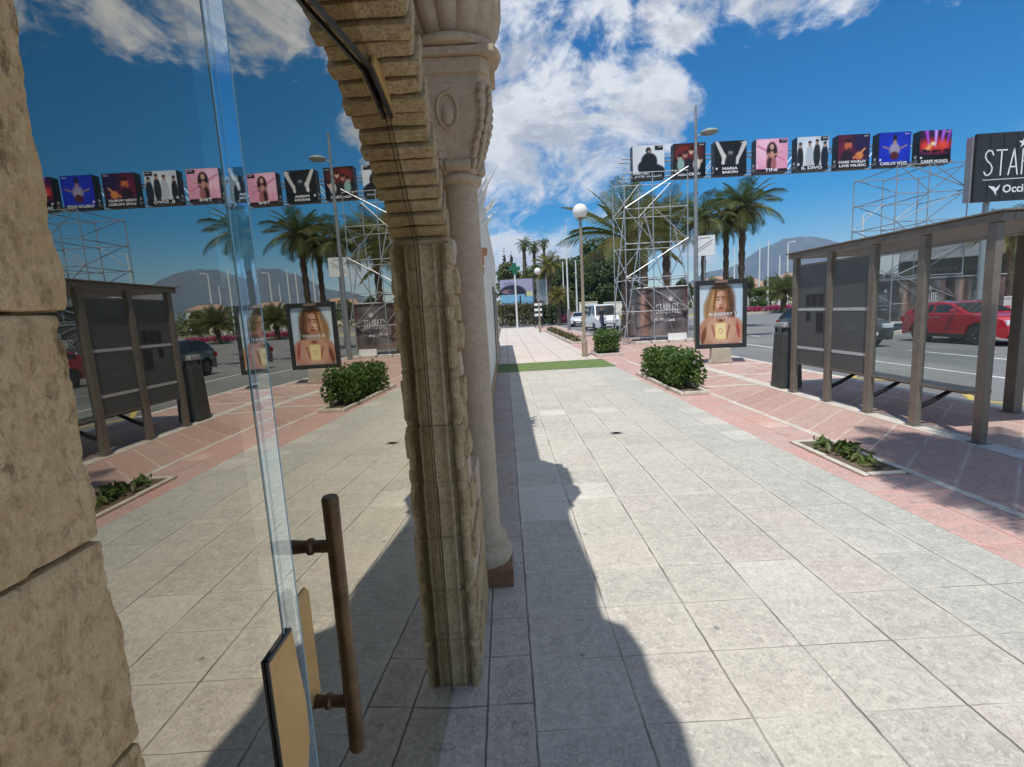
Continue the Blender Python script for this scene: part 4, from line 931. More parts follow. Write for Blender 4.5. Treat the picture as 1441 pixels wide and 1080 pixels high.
def a5(U, V):
    a = Art(U, V, (.80, .83, .86)); a.el(.45, .55, .30, .35, (.92, .94, .95), .8)
    for (x, h, c, s) in ((.10, .72, (.12, .12, .14), .10), (.40, .76, (.74, .76, .78), .13), (.63, .80, (.14, .14, .16), .11), (.88, .72, (.10, .12, .20), .12)):
        a.el(x, h-.36, s, .36, c, .25); a.el(x, h+.02, .050, .072, (.70, .56, .48), .35); a.el(x, h+.08, .055, .04, (.20, .16, .14), .4)
    a.rect(0, 0, 1, .13, (.07, .07, .09)); a.rect(.74, .86, .98, .99, (.08, .08, .1)); return a.I
def a6(U, V):
    a = Art(U, V, (.20, .06, .20)); a.el(.3, .5, .4, .5, (.42, .07, .20), .9); a.el(.75, .75, .3, .3, (.14, .06, .26), .9); a.el(.32, .66, .12, .17, (.78, .40, .25), .4); a.el(.32, .82, .12, .06, (.16, .07, .08), .5); a.el(.36, .58, .06, .04, (.45, .16, .14), .6)
    a.el(.30, .32, .20, .24, (.16, .06, .12), .4); a.el(.68, .36, .13, .12, (.86, .52, .28), .4); a.line(.70, .42, .84, .56, .03, (.88, .56, .32), .6); a.line(.60, .36, .50, .30, .04, (.80, .46, .26), .6); a.rect(0, 0, 1, .20, (.07, .04, .08)); return a.I
def a7(U, V):
    a = Art(U, V, (.05, .12, .62)); a.el(.5, .5, .6, .5, (.06, .18, .74), .9); a.el(.50, .82, .065, .12, (.10, .08, .14), .3); a.el(.50, .70, .06, .08, (.66, .46, .40), .4); a.el(.50, .48, .17, .20, (.62, .58, .68), .4); a.el(.50, .30, .14, .12, (.34, .10, .14), .4)
    a.line(.35, .5, .14, .58, .025, (.60, .46, .46), .6); a.line(.65, .5, .88, .60, .025, (.60, .46, .46), .6); a.rect(0, 0, 1, .10, (.04, .06, .24)); return a.I
def a8(U, V):
    a = Art(U, V, (.20, .05, .26)); a.el(.5, .55, .6, .22, (.80, .16, .14), .8)
    for x, x1, c in ((.30, .2, (.70, .30, .80)), (.5, .5, (.80, .60, .95)), (.66, .75, (.72, .36, .86)), (.85, .95, (.55, .20, .7))): a.line(x, .5, x1, 1.0, .02, c, .9, .06)
    for (x, y, r, c) in ((.25, .50, .12, (.98, .70, .40)), (.42, .60, .08, (1, .86, .70)), (.75, .55, .14, (.95, .30, .20)), (.15, .55, .09, (.90, .2, .2)), (.6, .46, .10, (.85, .25, .15))): a.el(x, y, r, r*.8, c, .9)
    rs = np.random.RandomState(2)
    for i in range(22): a.el(rs.rand(), .36+.05*rs.rand(), .03, .04, (.10, .03, .06), .5)
    a.rect(0, 0, 1, .26, (.06, .05, .07)); return a.I
SG = [(a1, ['JAMIE CULLUM'], 'event sign picturing a dark suited seated figure on pale grey'), (a2, ['AEROCREW'], 'event sign picturing a red crowded group of people'), (a3, ['MARIA', 'BARON'], 'black event sign picturing two raised white arms'),
      (a4, ['TINI'], 'pink event sign picturing a woman with long dark hair'), (a5, ['IL DIVO'], 'pale event sign picturing four standing men in suits'), (a6, ['MARK WURLEY', 'LIVE MUSIC'], 'purple event sign picturing an orange lit man with raised hand'),
      (a7, ['CARLOS VIVES'], 'blue event sign picturing one figure with spread arms'), (a8, ['CARPE MUNDI'], 'red and violet event sign picturing a concert stage')]
for i, (fn, tx, lab) in enumerate(SG):
    t = thing('event_sign', lab, 'event sign', (6.42+1.742*i, 22.0, 6.96), 0, 'row of square event signs hung on the truss'); w, h = 1.36, 1.36
    mb = MB(); mb.bb((-w/2, .012, 0), (w/2, .40, h)); mb.build('box_case', M_BLACK, t, bev=.01)
    p = painting('picture', w-.02, h-.02, 64, 64, fn, M_PRINT, t, (0, 0, .01))
    mb = MB(); hh = .115 if len(tx) == 1 else .10
    for k, s in enumerate(tx): words(mb, s, min(1.15, .115*len(s)+.08), (-.03, -.005, .105+(len(tx)-1-k)*.15), height=hh*1.05, bold=.03)
    words(mb, '2024', .20, (.50, -.005, 1.27), height=.05)
    mb.build('lettering', M_LETTER, t)
    mb = MB(); star(mb, -.60, .26, .07, -.005); Ms = Matrix(((0, 1, 0, -w/2-.004), (-1, 0, 0, .20), (0, 0, 1, 0), (0, 0, 0, 1)))
    star(mb, 0, .34, .10, 0, 0, Ms); deco(mb, 'STAR', -.16, .10, .06, .12, 0, .012, 0, Ms); mb.build('side_emblem', M_LETTER, t)
    mb = MB()
    for x in (-.45, .45): mb.bb((x-.02, .40, .2), (x+.02, .50, .24))
    mb.build('hanger', M_STEEL, t)
# big dark billboard
Bb = thing('billboard', 'big dark panelled billboard with tall thin white capitals at the right edge', 'billboard', (19.45, 21.0, 5.12), D(-2))
BW, BH = 5.4, 2.66
mb = MB()
for i in range(10): mb.bb((i*BW/10+.012, 0, 0), ((i+1)*BW/10-.012, .06, BH))
mb.bb((0, .062, 0), (BW, .12, BH)); pn = mb.build('panel', pm('billboard_charcoal', (.020, .021, .023), (.034, .035, .038), 3, .5), Bb)
mb = MB(); x = deco(mb, 'STARLITE', .33, 1.02, .40, .98, -.006, .055, gap=.22)
mb.bb((.33, -.008, .84), (x-.05, -.004, .865)); star(mb, 1.86, 2.22, .22, -.006); mb.build('lettering', M_LETTER, pn)
mb = MB(); words(mb, 'Occident', 1.65, (1.98, -.006, .47), bold=.02)
mb.add([(.56, -.006, .62), (.80, -.006, .58), (.88, -.006, .50), (1.06, -.006, .66), (.98, -.006, .46), (.90, -.006, .38), (.92, -.006, .20), (.80, -.006, .40)], [(0, 1, 2, 7), (2, 3, 4, 5), (2, 5, 6, 7)]); mb.build('sponsor_lettering', M_LETTER, pn)
mb = MB(); mb.bb((-.06, .13, .05), (BW, .42, BH-.05)); mb.build('rear_frame', pm('billboard_edge', (.36, .37, .38), (.30, .31, .32), 4, .5, .3), Bb)
for x in (.9, 4.6):
    mb = MB(); mb.tube([(x, .4, -5.0), (x, .4, .04)], .11, 12); mb.build('support', M_STEEL, Bb, smooth=True)
# printed banner cubes round the tower feet
def banner_art(seed):
    def fn(U, V):
        rs = np.random.RandomState(seed); a = Art(U, V, (.36, .335, .335))
        for i in range(26):
            x, y = rs.rand(), rs.rand(); a.el(x, y, rs.uniform(.05, .22), rs.uniform(.05, .2), np.array((.42, .39, .385))*rs.uniform(.45, 1.4), 1.2, rs.uniform(0, 3))
        a.el(.13, .55, .06, .55, (.66, .52, .46), 1.1); a.el(.22, .6, .05, .4, (.28, .18, .14), 1.2); a.el(.18, .2, .05, .3, (.50, .38, .32), 1.2); a.el(.97, .8, .07, .3, (.40, .30, .28), 1)
        for i in range(30):
            x, y = rs.rand(), rs.rand(); an = rs.uniform(0, 6.3); L = rs.uniform(.05, .25); a.line(x, y, x+L*math.cos(an), y+L*math.sin(an), .006, np.array((.5, .46, .46))*rs.uniform(.6, 1.1), 1)
        a.mix(np.clip(.16-V, 0, .16)*4, (.55, .46, .42)); return a.grain(.05, seed).I
    return fn
def banner(label, x, y, rz, w, d, z0, z1, seed, sub=True):
    t = thing('banner_cube', label, 'banner', (x, y, 0), rz, 'printed banner cubes round the towers')
    mb = MB(); mb.bb((-w/2, .012, z0), (w/2, d, z1)); mb.build('cube_backing', pm('banner_backing', (.10, .09, .09), (.14, .13, .13), 5, .8), t)
    painting('printed_face', w, z1-z0, 90, 80, banner_art(seed), M_PRINT, t, (0, 0, z0))
    p2 = painting('printed_face', d-.012, z1-z0, 60, 60, banner_art(seed+5), M_PRINT, t, (-w/2-.006, .012+(d-.012)/2, z0)); p2.rotation_euler = (0, 0, D(-90))
    mb = MB(); h = z1-z0; cw = .105*w/2.1; x1 = deco(mb, 'STARLITE', -.12*w, z0+h*.46, cw, h*.20, -.006, .022, gap=.25); star(mb, .16*w, z0+h*.76, .14, -.006)
    words(mb, 'Occident', .62, (.10*w, -.006, z0+h*.33), height=h*.075, bold=.02); star(mb, -.12*w-.02, z0+h*.335, .07, -.006, n=3)
    mb.build('lettering', M_LETTER, t)
    Ms = Matrix(((0, 1, 0, -w/2-.01), (-1, 0, 0, d/2), (0, 0, 1, 0), (0, 0, 0, 1)))
    mb = MB(); deco(mb, 'STARLITE', -.42, z0+h*.46, .07, h*.2, 0, .02, 0, Ms); star(mb, .1, z0+h*.76, .12, 0, 0, Ms); words(mb, 'Occident', .5, (0, 0, z0+h*.3), height=.12, M=Ms); mb.build('lettering', M_LETTER, t)
    mb = MB(); mb.tube([(-w/2, -.03, z1+.03), (w/2, -.03, z1+.03)], .028, 6); mb.tube([(-w/2-.03, 0, z1+.03), (-w/2-.03, d, z1+.03)], .028, 6); mb.build('rail', M_STEEL, t); return t
banner('grey printed banner cube with white capitals and a star behind the small bush', 6.98, 22.15, D(-6), 2.22, 1.9, .32, 2.40, 3)
mb = MB(); mb.bb((7.1, 21.75, .12), (7.9, 21.80, .40)); tag(mb.build('notice_plate', M_WHITE), 'small white notice plate at the foot of the near banner cube', 'notice')
mb = MB()
for k in range(4): mb.bb((5.6+k*.75, 21.5+.05*(k % 2), 0), (6.25+k*.75, 21.9, .13))
tag(mb.build('ballast_slab', M_KERB, bev=.01), 'pale concrete ballast slabs along the foot of the near scaffold tower', 'ballast')
banner('dark banner cube with white capitals seen through the shelter above the red car', 18.35, 21.9, D(-3), 1.95, 1.9, .35, 2.15, 7)
banner('dark banner cube partly hidden behind the right shelter post', 20.75, 21.75, D(-3), 2.1, 1.9, .35, 2.15, 8)
# ------------------------------------------------------------------ palms and trees
def frond_set(name, n, L, seed, up=(.15, 1.35), droop=1.0, leaf=.55, pairs=26, wid=.05):
    """arching feather fronds: rib plus two rows of narrow leaflets"""
    r = random.Random(seed); mb = MB()
    for i in range(n):
        az = i*2.39996+r.uniform(-.2, .2); t0 = i/(n-1); el = up[1]-(up[1]-up[0])*t0+r.uniform(-.12, .12); ln = L*r.uniform(.8, 1.1)*(.8+.2*math.sin(t0*3))
        p = Vector((0, 0, 0)); pts = []; tw = r.uniform(-.3, .3)
        for k in range(pairs+1):
            pts.append(p.copy()); e = el-droop*(.25+1.5*(k/pairs)**1.5)*(.5+.5*t0)
            p = p+Vector((math.cos(az)*math.cos(e), math.sin(az)*math.cos(e), math.sin(e)))*ln/pairs
        side = Vector((-math.sin(az), math.cos(az), 0))
        mb.tube(pts[::4]+[pts[-1]], [.035*(1-.8*j/(len(pts)//4+1)) for j in range(len(pts[::4])+1)], 4, 0, False)
        for k in range(3, pairs+1):
            d = (pts[k]-pts[k-1]).normalized(); u = k/pairs; ll = leaf*math.sin(math.pi*min(1, .15+u*.88))**.7*r.uniform(.8, 1.15)
            nrm = side.cross(d)
            for s in (-1, 1):
                a = (d*.75+side*s*.75+nrm*(-.35 if s*tw > 0 else .25)+Vector((0, 0, -.25*t0-.1*u))).normalized(); q = pts[k]+a*ll*.55; e2 = pts[k]+a*ll+Vector((0, 0, -.22*ll*(.3+t0)))
                w = d*wid*.5; mb.add([pts[k]-w, pts[k]+w, q+w*.9, e2, q-w*.9], [(0, 1, 2, 3, 4)])
    return mb
def palm(label, px, pyc, pyb, Y, L, n, seed, m, rt=.20, up=(-.35, 1.35), group='feather palms by the road', droop=1.0, lean=0, skirt=True):
    c = atY(px, pyc, Y); t = thing('palm_tree', label, 'palm tree', (c.x-lean, Y, 0), 0, group)
    fm = frond_set('fronds', max(24, int(n*.8)), L, seed, up, droop, L*.26, 24, .044*L/2.4); f = fm.build('crown', m, t, loc=(lean, 0, c.z))
    H = c.z; mb = MB(); prof_ = []; k = 26
    for i in range(k+1):
        u = i/k; r = rt*(1.35-.5*min(1, u*5) if u < .2 else .85+.12*math.sin(i*2.1)+(.35 if u > .9 else 0)); prof_.append((r, u*H))
    mb.lathe(prof_, n=14); vs = []
    for v in mb.v: u = v[2]/H; vs.append((v[0]+lean*u*u, v[1], v[2]))
    mb.v = vs; mb.build('trunk', M_TRUNK, t, smooth=True, ang=50)
    if skirt:
        sk = frond_set('dead', max(6, n//5), L*.5, seed+9, (-1.2, -.4), .6, L*.16, 12, .06); sk.build('dry_fronds', M_PALMY, t, loc=(lean, 0, H-.15))
    return t
palm('tall feather palm with long fronds rising left of the near scaffold tower', 880, 335, 440, 29, 4.4, 32, 1, M_PALM, .34, (-.15, 1.5), droop=.7)
palm('feather palm directly behind the near scaffold tower, middle of three trunks', 905, 318, 440, 33, 3.2, 36, 2, M_PALM, .30, (-.3, 1.4))
palm('feather palm behind the right side of the near scaffold tower', 937, 312, 440, 35, 3.2, 36, 3, M_PALM, .30, (-.3, 1.4))
palm('small headed palm with the white placard before its trunk', 990, 308, 430, 31, 2.35, 44, 4, M_PALMD, .17)
palm('slim palm between the white placard palm and the tallest right palm', 1022, 312, 430, 33, 2.2, 38, 5, M_PALM, .20)
palm('windswept palm under the pink event sign with fronds blown right', 1046, 292, 430, 32, 2.9, 46, 6, M_PALMD, .22, (-.3, 1.35), lean=.1)
palm('palm crown showing past the right end of the bus shelter', 1424, 325, 430, 30, 2.6, 40, 7, M_PALM, .24)
palm('low bushy palm at the roundabout beside the mountain view', 1103, 412, 436, 58, 3.0, 60, 8, M_PALM, .35, (-.1, 1.5), group='low palms of the roundabout', droop=.6, skirt=False)
palm('stubby yellow green palm behind the far dry hedge', 786, 418, 440, 58, 2.0, 44, 9, M_PALMY, .25, (-.1, 1.5), group='low palms of the roundabout', skirt=False)
palm('yellowing palm behind the distant globe lamp', 772, 372, 440, 62, 2.6, 46, 10, M_PALMY, .32, (-.8, 1.4))
palm('tall thin palm on the skyline by the cypress', 737, 343, 440, 95, 2.2, 34, 11, M_PALMD, .35, (-.6, 1.2), group='skyline palms')
palm('second tall thin palm on the skyline further right', 751, 347, 440, 98, 2.2, 34, 12, M_PALMD, .35, (-.6, 1.2), group='skyline palms')
palm('small palm head highest on the skyline behind the globe lamps', 765, 342, 440, 102, 1.8, 30, 13, M_PALMD, .3, (-.5, 1.2), group='skyline palms')
# street palm standing behind the camera: only its shade reaches the red tiles
t = thing('palm_tree', 'street palm behind the viewer whose shade falls on the red sidewalk', 'palm tree', (3.75, 1.9, 0), 0, 'feather palms by the road')
frond_set('f', 40, 1.8, 21, (-.3, 1.2), 1, .5, 22, .06).build('crown', M_PALM, t, loc=(0, 0, 6.2)); mb = MB(); mb.lathe([(.16, 0), (.12, .5), (.1, 6.2)], n=12); mb.build('trunk', M_TRUNK, t, smooth=True)

LM = {}
def tree(label, px, pyt, Y, wpx, kind, seed, group, base=0, pyb=None):
    """broad tree: forked trunk and a crown of leaf clumps"""
    tp = atY(px, pyt-(9 if kind == 'dark' and px < 900 else 3), Y); H = tp.z; Wd = wpx/FPX*Y; t = thing('tree' if kind != 'cypress' else 'cypress_tree', label, 'tree', (tp.x, Y, 0), 0, group); r = random.Random(seed); bl = []
    if kind == 'dark': Wd *= 1.15
    if kind == 'cypress':
        n = 9
        for i in range(n): u = i/(n-1); rr = Wd*.5*(1-u)**.7*(.6+.4*min(1, u*6))+.08; bl.append((r.uniform(-.1, .1)*rr, r.uniform(-.1, .1)*rr, H*(.06+.9*u), rr, rr, H*.09))
        leafy('crown', leaves_mesh('crown', bl, 1500, max(.14, H*.022), seed, .5, long=2.2), M_CYP, t)
    else:
        m = {'dark': M_DTREE, 'olive': M_OLIVE, 'hedge': M_HEDGE, 'bush': M_BUSH}[kind]; nb = 17; lo = .30 if kind != 'bush' else .12
        for i in range(nb):
            a = r.uniform(0, 6.28); q = r.uniform(.05, .36)*Wd; u = r.uniform(0, 1); k = 1-.55*u
            bl.append((math.cos(a)*q*k, math.sin(a)*q*k, H*(lo+(.86-lo)*u), Wd*r.uniform(.13, .22), Wd*r.uniform(.13, .22), H*r.uniform(.09, .15)))
        leafy('crown', leaves_mesh('crown', bl, 5200 if kind == 'dark' else 3600, max(.10, (Wd+H)*.016), seed, .45, long=1.5), m, t)
    mb = MB(); mb.tube([(0, 0, 0), (.05*H*.1, 0, H*.25), (.02*H, .01*H, H*.5)], [H*.03, H*.022, H*.012], 8)
    if kind != 'cypress':
        for k in range(4): a = k*1.6+r.random(); mb.tube([(0, 0, H*.22), (math.cos(a)*Wd*.16, math.sin(a)*Wd*.16, H*.48), (math.cos(a)*Wd*.28, math.sin(a)*Wd*.28, H*.66)], [H*.016, H*.01, H*.004], 6)
    mb.build('trunk', M_BARK, t, smooth=True); return t
G1 = 'dark trees behind the far pavement'; G2 = 'cypresses on the skyline'; G3 = 'trees behind the bus shelter'; G4 = 'trees at the foot of the mountain'
for a in ((848, 343, 88, 100, 'dark', 31, G1), (812, 362, 84, 80, 'dark', 32, G1), (880, 350, 92, 90, 'dark', 33, G1), (790, 374, 92, 76, 'dark', 34, G1), (868, 368, 80, 76, 'dark', 35, G1), (762, 378, 90, 70, 'dark', 36, G1), (832, 372, 78, 76, 'dark', 37, G1)):
    pos = {848: 'tallest dark broad tree left of the scaffold tower', 812: 'dark tree right behind the near globe lamp pole', 880: 'dark tree just behind the scaffold tower and palm trunks', 790: 'dark tree behind the slim white masts', 868: 'low dark tree in front of the tallest broad tree', 762: 'dark tree behind the yellowing palm', 832: 'low dark tree above the white van'}[a[0]]
    tree(pos, *a)
for a, lab in (((709, 356, 105, 11, 'cypress', 41, G2), 'leftmost cypress beside the white wall on the skyline'), ((719, 358, 108, 11, 'cypress', 42, G2), 'second cypress from the white wall on the skyline'), ((737, 350, 100, 9, 'cypress', 43, G2), 'tall slim cypress under the thin skyline palm'), ((785, 363, 100, 9, 'cypress', 44, G2), 'cypress tip behind the slim white masts'), ((858, 342, 100, 10, 'cypress', 45, G2), 'cypress tip above the tallest dark broad tree')):
    tree(lab, *a)
for a, lab in (((714, 372, 80, 62, 'olive', 51, G1), 'olive green tree behind the mural beside the white wall'), ((745, 376, 82, 60, 'olive', 52, G1), 'olive green tree behind the green cross sign'), ((800, 404, 62, 26, 'olive', 53, G1), 'light green low tree right of the slim masts')):
    tree(lab, *a)
for a, lab in (((962, 392, 75, 34, 'dark', 61, G4), 'dark low tree right of the near banner cube'), ((1000, 391, 120, 40, 'olive', 62, G4), 'small olive tree behind the placard palm trunk'), ((1030, 392, 110, 26, 'dark', 63, G4), 'dark round tree between the two right palm trunks'), ((1056, 386, 105, 26, 'olive', 64, G4), 'round olive tree right of the tallest palm trunk'), ((1085, 392, 90, 34, 'dark', 65, G4), 'dark tree left of the low bushy roundabout palm'), ((1070, 404, 66, 40, 'bush', 66, G4), 'green shrub mass beside the advertising stand'), ((1128, 392, 75, 40, 'olive', 67, G4), 'olive tree seen behind the first shelter post')):
    tree(lab, *a)
for a, lab in (((1300, 352, 46, 90, 'dark', 71, G3), 'dark tree behind the fourth shelter post'), ((1360, 330, 44, 100, 'dark', 72, G3), 'tall dark tree seen through the shelter above the red car'), ((1425, 335, 46, 90, 'dark', 73, G3), 'dark tree past the right end of the shelter'), ((1250, 372, 52, 80, 'dark', 74, G3), 'lower dark tree behind the pale board sign'), ((1200, 384, 60, 60, 'olive', 75, G3), 'olive tree behind the smoked shelter glass')):
    tree(lab, *a)
# far wooded ground: one mass
bl = []; rr = random.Random(77)
for i in range(90):
    az = D(rr.uniform(-8, 50)); d = rr.uniform(150, 420); s = rr.uniform(4, 9); bl.append((math.sin(az)*d, math.cos(az)*d, s*.35, s*1.4, s*1.4, s*.7))
o = leafy('woods', leaves_mesh('woods', bl, 16000, 1.1, 78, .4), M_OLIVE, None); tag(o, kind='stuff', label='scattered woods on the far plain below the mountain')
# far hedge, flowers
t = thing('hedge', 'brownish clipped hedge under the mural on the far left', 'hedge', (1.35, 60, 0)); leafy('foliage', leaves_mesh('foliage', [(-1.8+.45*i, (i % 2)*.3, .5+.9*k, .4, .5, .6) for i in range(9) for k in range(3)], 3200, .13, 81, .45), M_HEDGE, t)
mb = MB(); [mb.tube([(-1.7+.4*i, 0, 0), (-1.6+.4*i, .1, 1.8)], [.04, .015], 5) for i in range(9)]; mb.build('stem', M_BARK, t)
t = thing('hedge', 'dark clipped hedge under the yellowing palm on the far left', 'hedge', (5.5, 60, 0)); leafy('foliage', leaves_mesh('foliage', [(-1.9+.45*i, (i % 2)*.3, .4+.75*k, .4, .5, .5) for i in range(9) for k in range(3)], 3000, .13, 82, .45), M_DTREE, t)
mb = MB(); [mb.tube([(-1.7+.4*i, 0, 0), (-1.6+.4*i, .1, 1.5)], [.04, .015], 5) for i in range(9)]; mb.build('stem', M_BARK, t)
def flowers(label, x, y, sx, sy, h, n, seed):
    o = leafy('flower_bush', leaves_mesh('flower_bush', [(sx*(i/5-.5), sy*random.uniform(-.4, .4), h*.5, sx*.14, sy*.5, h*.5) for i in range(6)], n, .11, seed, .3), M_FLOWER, None); o.location = (x, y, .02); tag(o, label, 'flower bush', 'magenta flower bushes of the roundabout')
flowers('magenta flowering bush at the end of the far pavement bed', 8.0, 58, 2.2, 1.2, 1.2, 900, 83); flowers('long magenta flower bed beside the advertising stand', 30.6, 61.5, 5.5, 1.0, .8, 1500, 84); flowers('long magenta flower bed left of the first shelter post', 36.5, 63.0, 5.0, 1.0, .8, 1500, 85)
# mural hoarding
def mural(U, V):
    a = Art(U, V, (.66, .64, .74)); a.rect(0, .0, 1, .46, (.50, .70, .82), .02); a.el(.36, .42, .40, .36, (.16, .17, .24), .15); a.rect(.0, .0, .72, .40, (.50, .72, .84), .02); a.el(.22, .52, .18, .08, (.62, .48, .50), .4); a.el(.3, .52, .1, .05, (.25, .25, .32), .5)
    a.el(.82, .40, .06, .10, (.85, .84, .60), .4); a.el(.92, .40, .06, .10, (.82, .82, .62), .4); a.rect(.55, .0, .60, .34, (.20, .22, .32), .01); a.rect(.96, 0, 1, 1, (.3, .25, .38), .01)
    for i in range(5): a.rect(.12+.07*i, .78, .15+.07*i, .90, (.42, .42, .55), .01)
    return a.grain(.04, 5).I
t = thing('mural_board', 'pale lilac mural hoarding with a dark arch over blue water', 'hoarding', (1.75, 63, 2.6))
mb = MB(); mb.bb((-2.1, .012, 0), (2.1, .14, 3.1)); mb.build('board', M_GPOLE, t); painting('printed_face', 4.2, 3.1, 80, 60, mural, M_PRINT, t)
for x in (-1.7, 1.7):
    mb = MB(); mb.bb((x-.06, .15, -2.6), (x+.06, .27, 2.6)); mb.build('support', M_GPOLE, t)
def mural2(U, V):
    a = Art(U, V, (.60, .60, .66)); a.el(.4, .6, .4, .4, (.52, .58, .60), .7); a.rect(.8, 0, 1, 1, (.32, .30, .38), .05)
    for x in (.25, .4, .6): a.rect(x, .02, x+.07, .18, (.25, .22, .3), .02)
    return a.grain(.05, 6).I
t = thing('mural_board', 'narrow grey hoarding right of the lilac mural', 'hoarding', (5.05, 62.5, 2.4), D(-8))
mb = MB(); mb.bb((-.95, .012, 0), (.95, .14, 3.1)); mb.build('board', M_GPOLE, t); painting('printed_face', 1.9, 3.1, 40, 50, mural2, M_PRINT, t)
for x in (-.8, .8):
    mb = MB(); mb.bb((x-.06, .15, -2.4), (x+.06, .27, 2.6)); mb.build('support', M_GPOLE, t)
# low white walls at the roundabout exit, and houses of the town
for (px, w, Y, lab) in ((828, 2.6, 72, 'low white wall behind the globe lamp post under the dark trees'), (864, 2.9, 72, 'low white wall behind the white van roof')):
    p = atY(px, 428, Y); mb = MB(); mb.bb((-w/2, 0, 0), (w/2, .3, p.z+.2)); mb.bb((-w/2-.05, -.05, p.z+.2), (w/2+.05, .35, p.z+.32)); tag(mb.build('garden_wall', M_RENDER, None, loc=(p.x, Y, 0)), lab, 'wall', 'low white walls at the roundabout')
M_ROOF = pm('far_tiled_roof', (.34, .20, .13), (.42, .27, .18), .5, .9)
def house(label, px, pyt, Y, w, seed):
    p = atY(px, pyt, Y); H = max(3.0, p.z); t = thing('house', label, 'house', (p.x, Y, 0), D((seed*37) % 40-20), 'pale houses below the mountain'); d = w*.7
    mb = MB(); mb.bb((-w/2, -d/2, 0), (w/2, d/2, H*.82)); mb.build('wall', M_RENDER, t)
    mb = MB(); z = H*.82; e = .5; mb.add([(-w/2-e, -d/2-e, z), (w/2+e, -d/2-e, z), (w/2+e, d/2+e, z), (-w/2-e, d/2+e, z), (-w/3, 0, H), (w/3, 0, H)], [(0, 1, 5, 4), (1, 2, 5), (2, 3, 4, 5), (3, 0, 4), (3, 2, 1, 0)]); mb.build('roof', M_ROOF, t)
    for i in range(3):
        x = -w/3+i*w/3; mb = MB(); mb.bb((x-.6, -d/2-.06, H*.35), (x+.6, -d/2+.02, H*.62)); mb.build('window', M_CGLASS, t)
for i, (px, pt, Y, w, lab) in enumerate(((1003, 392, 210, 11, 'pale house behind the placard palm trunk'), (1014, 389, 260, 13, 'pale house between the two palm trunks left'), (1050, 391, 220, 9, 'small pale house right of the palm trunks'), (1064, 396, 180, 12, 'long pale house right of the advertising stand'), (1076, 401, 150, 13, 'white house behind the green shrub mass'), (1118, 384, 240, 15, 'pale house just left of the first shelter post'), (975, 402, 200, 12, 'pale house left of the advertising stand'))): house(lab, px, pt, Y, w, i)
# dark building behind the shelter and the low wall in front of it
t = thing('garage_building', 'long low dark glazed building behind the red car and shelter', 'building', (36.5, 38, 0), D(-42))
mb = MB(); mb.bb((-9, 0, 0), (12, 8, 4.0)); mb.build('wall', pm('dark_green_wall', (.035, .05, .045), (.06, .075, .065), .7, .7), t)
mb = MB(); mb.bb((-9.6, -.8, 4.0), (12.6, 8.4, 5.2)); mb.build('roof', pm('grey_fascia', (.32, .33, .33), (.26, .27, .27), .6, .6), t)
for i in range(8):
    mb = MB(); x = -8.6+i*2.5; mb.bb((x, -.06, .9), (x+2.1, .02, 3.3)); mb.build('window', M_CGLASS, t)
mb = MB(); mb.bb((-7, 0, 0), (9, .3, .95)); mb.bb((-7.05, -.04, .95), (9.05, .34, 1.05)); tag(mb.build('low_wall', pm('grey_wall', (.46, .45, .43), (.38, .37, .36), .8, .85), None, loc=(27, 29, 0)), 'long low grey wall behind the pale board sign and red car', 'wall'); bpy.data.objects['low_wall'].rotation_euler.z = D(-12)

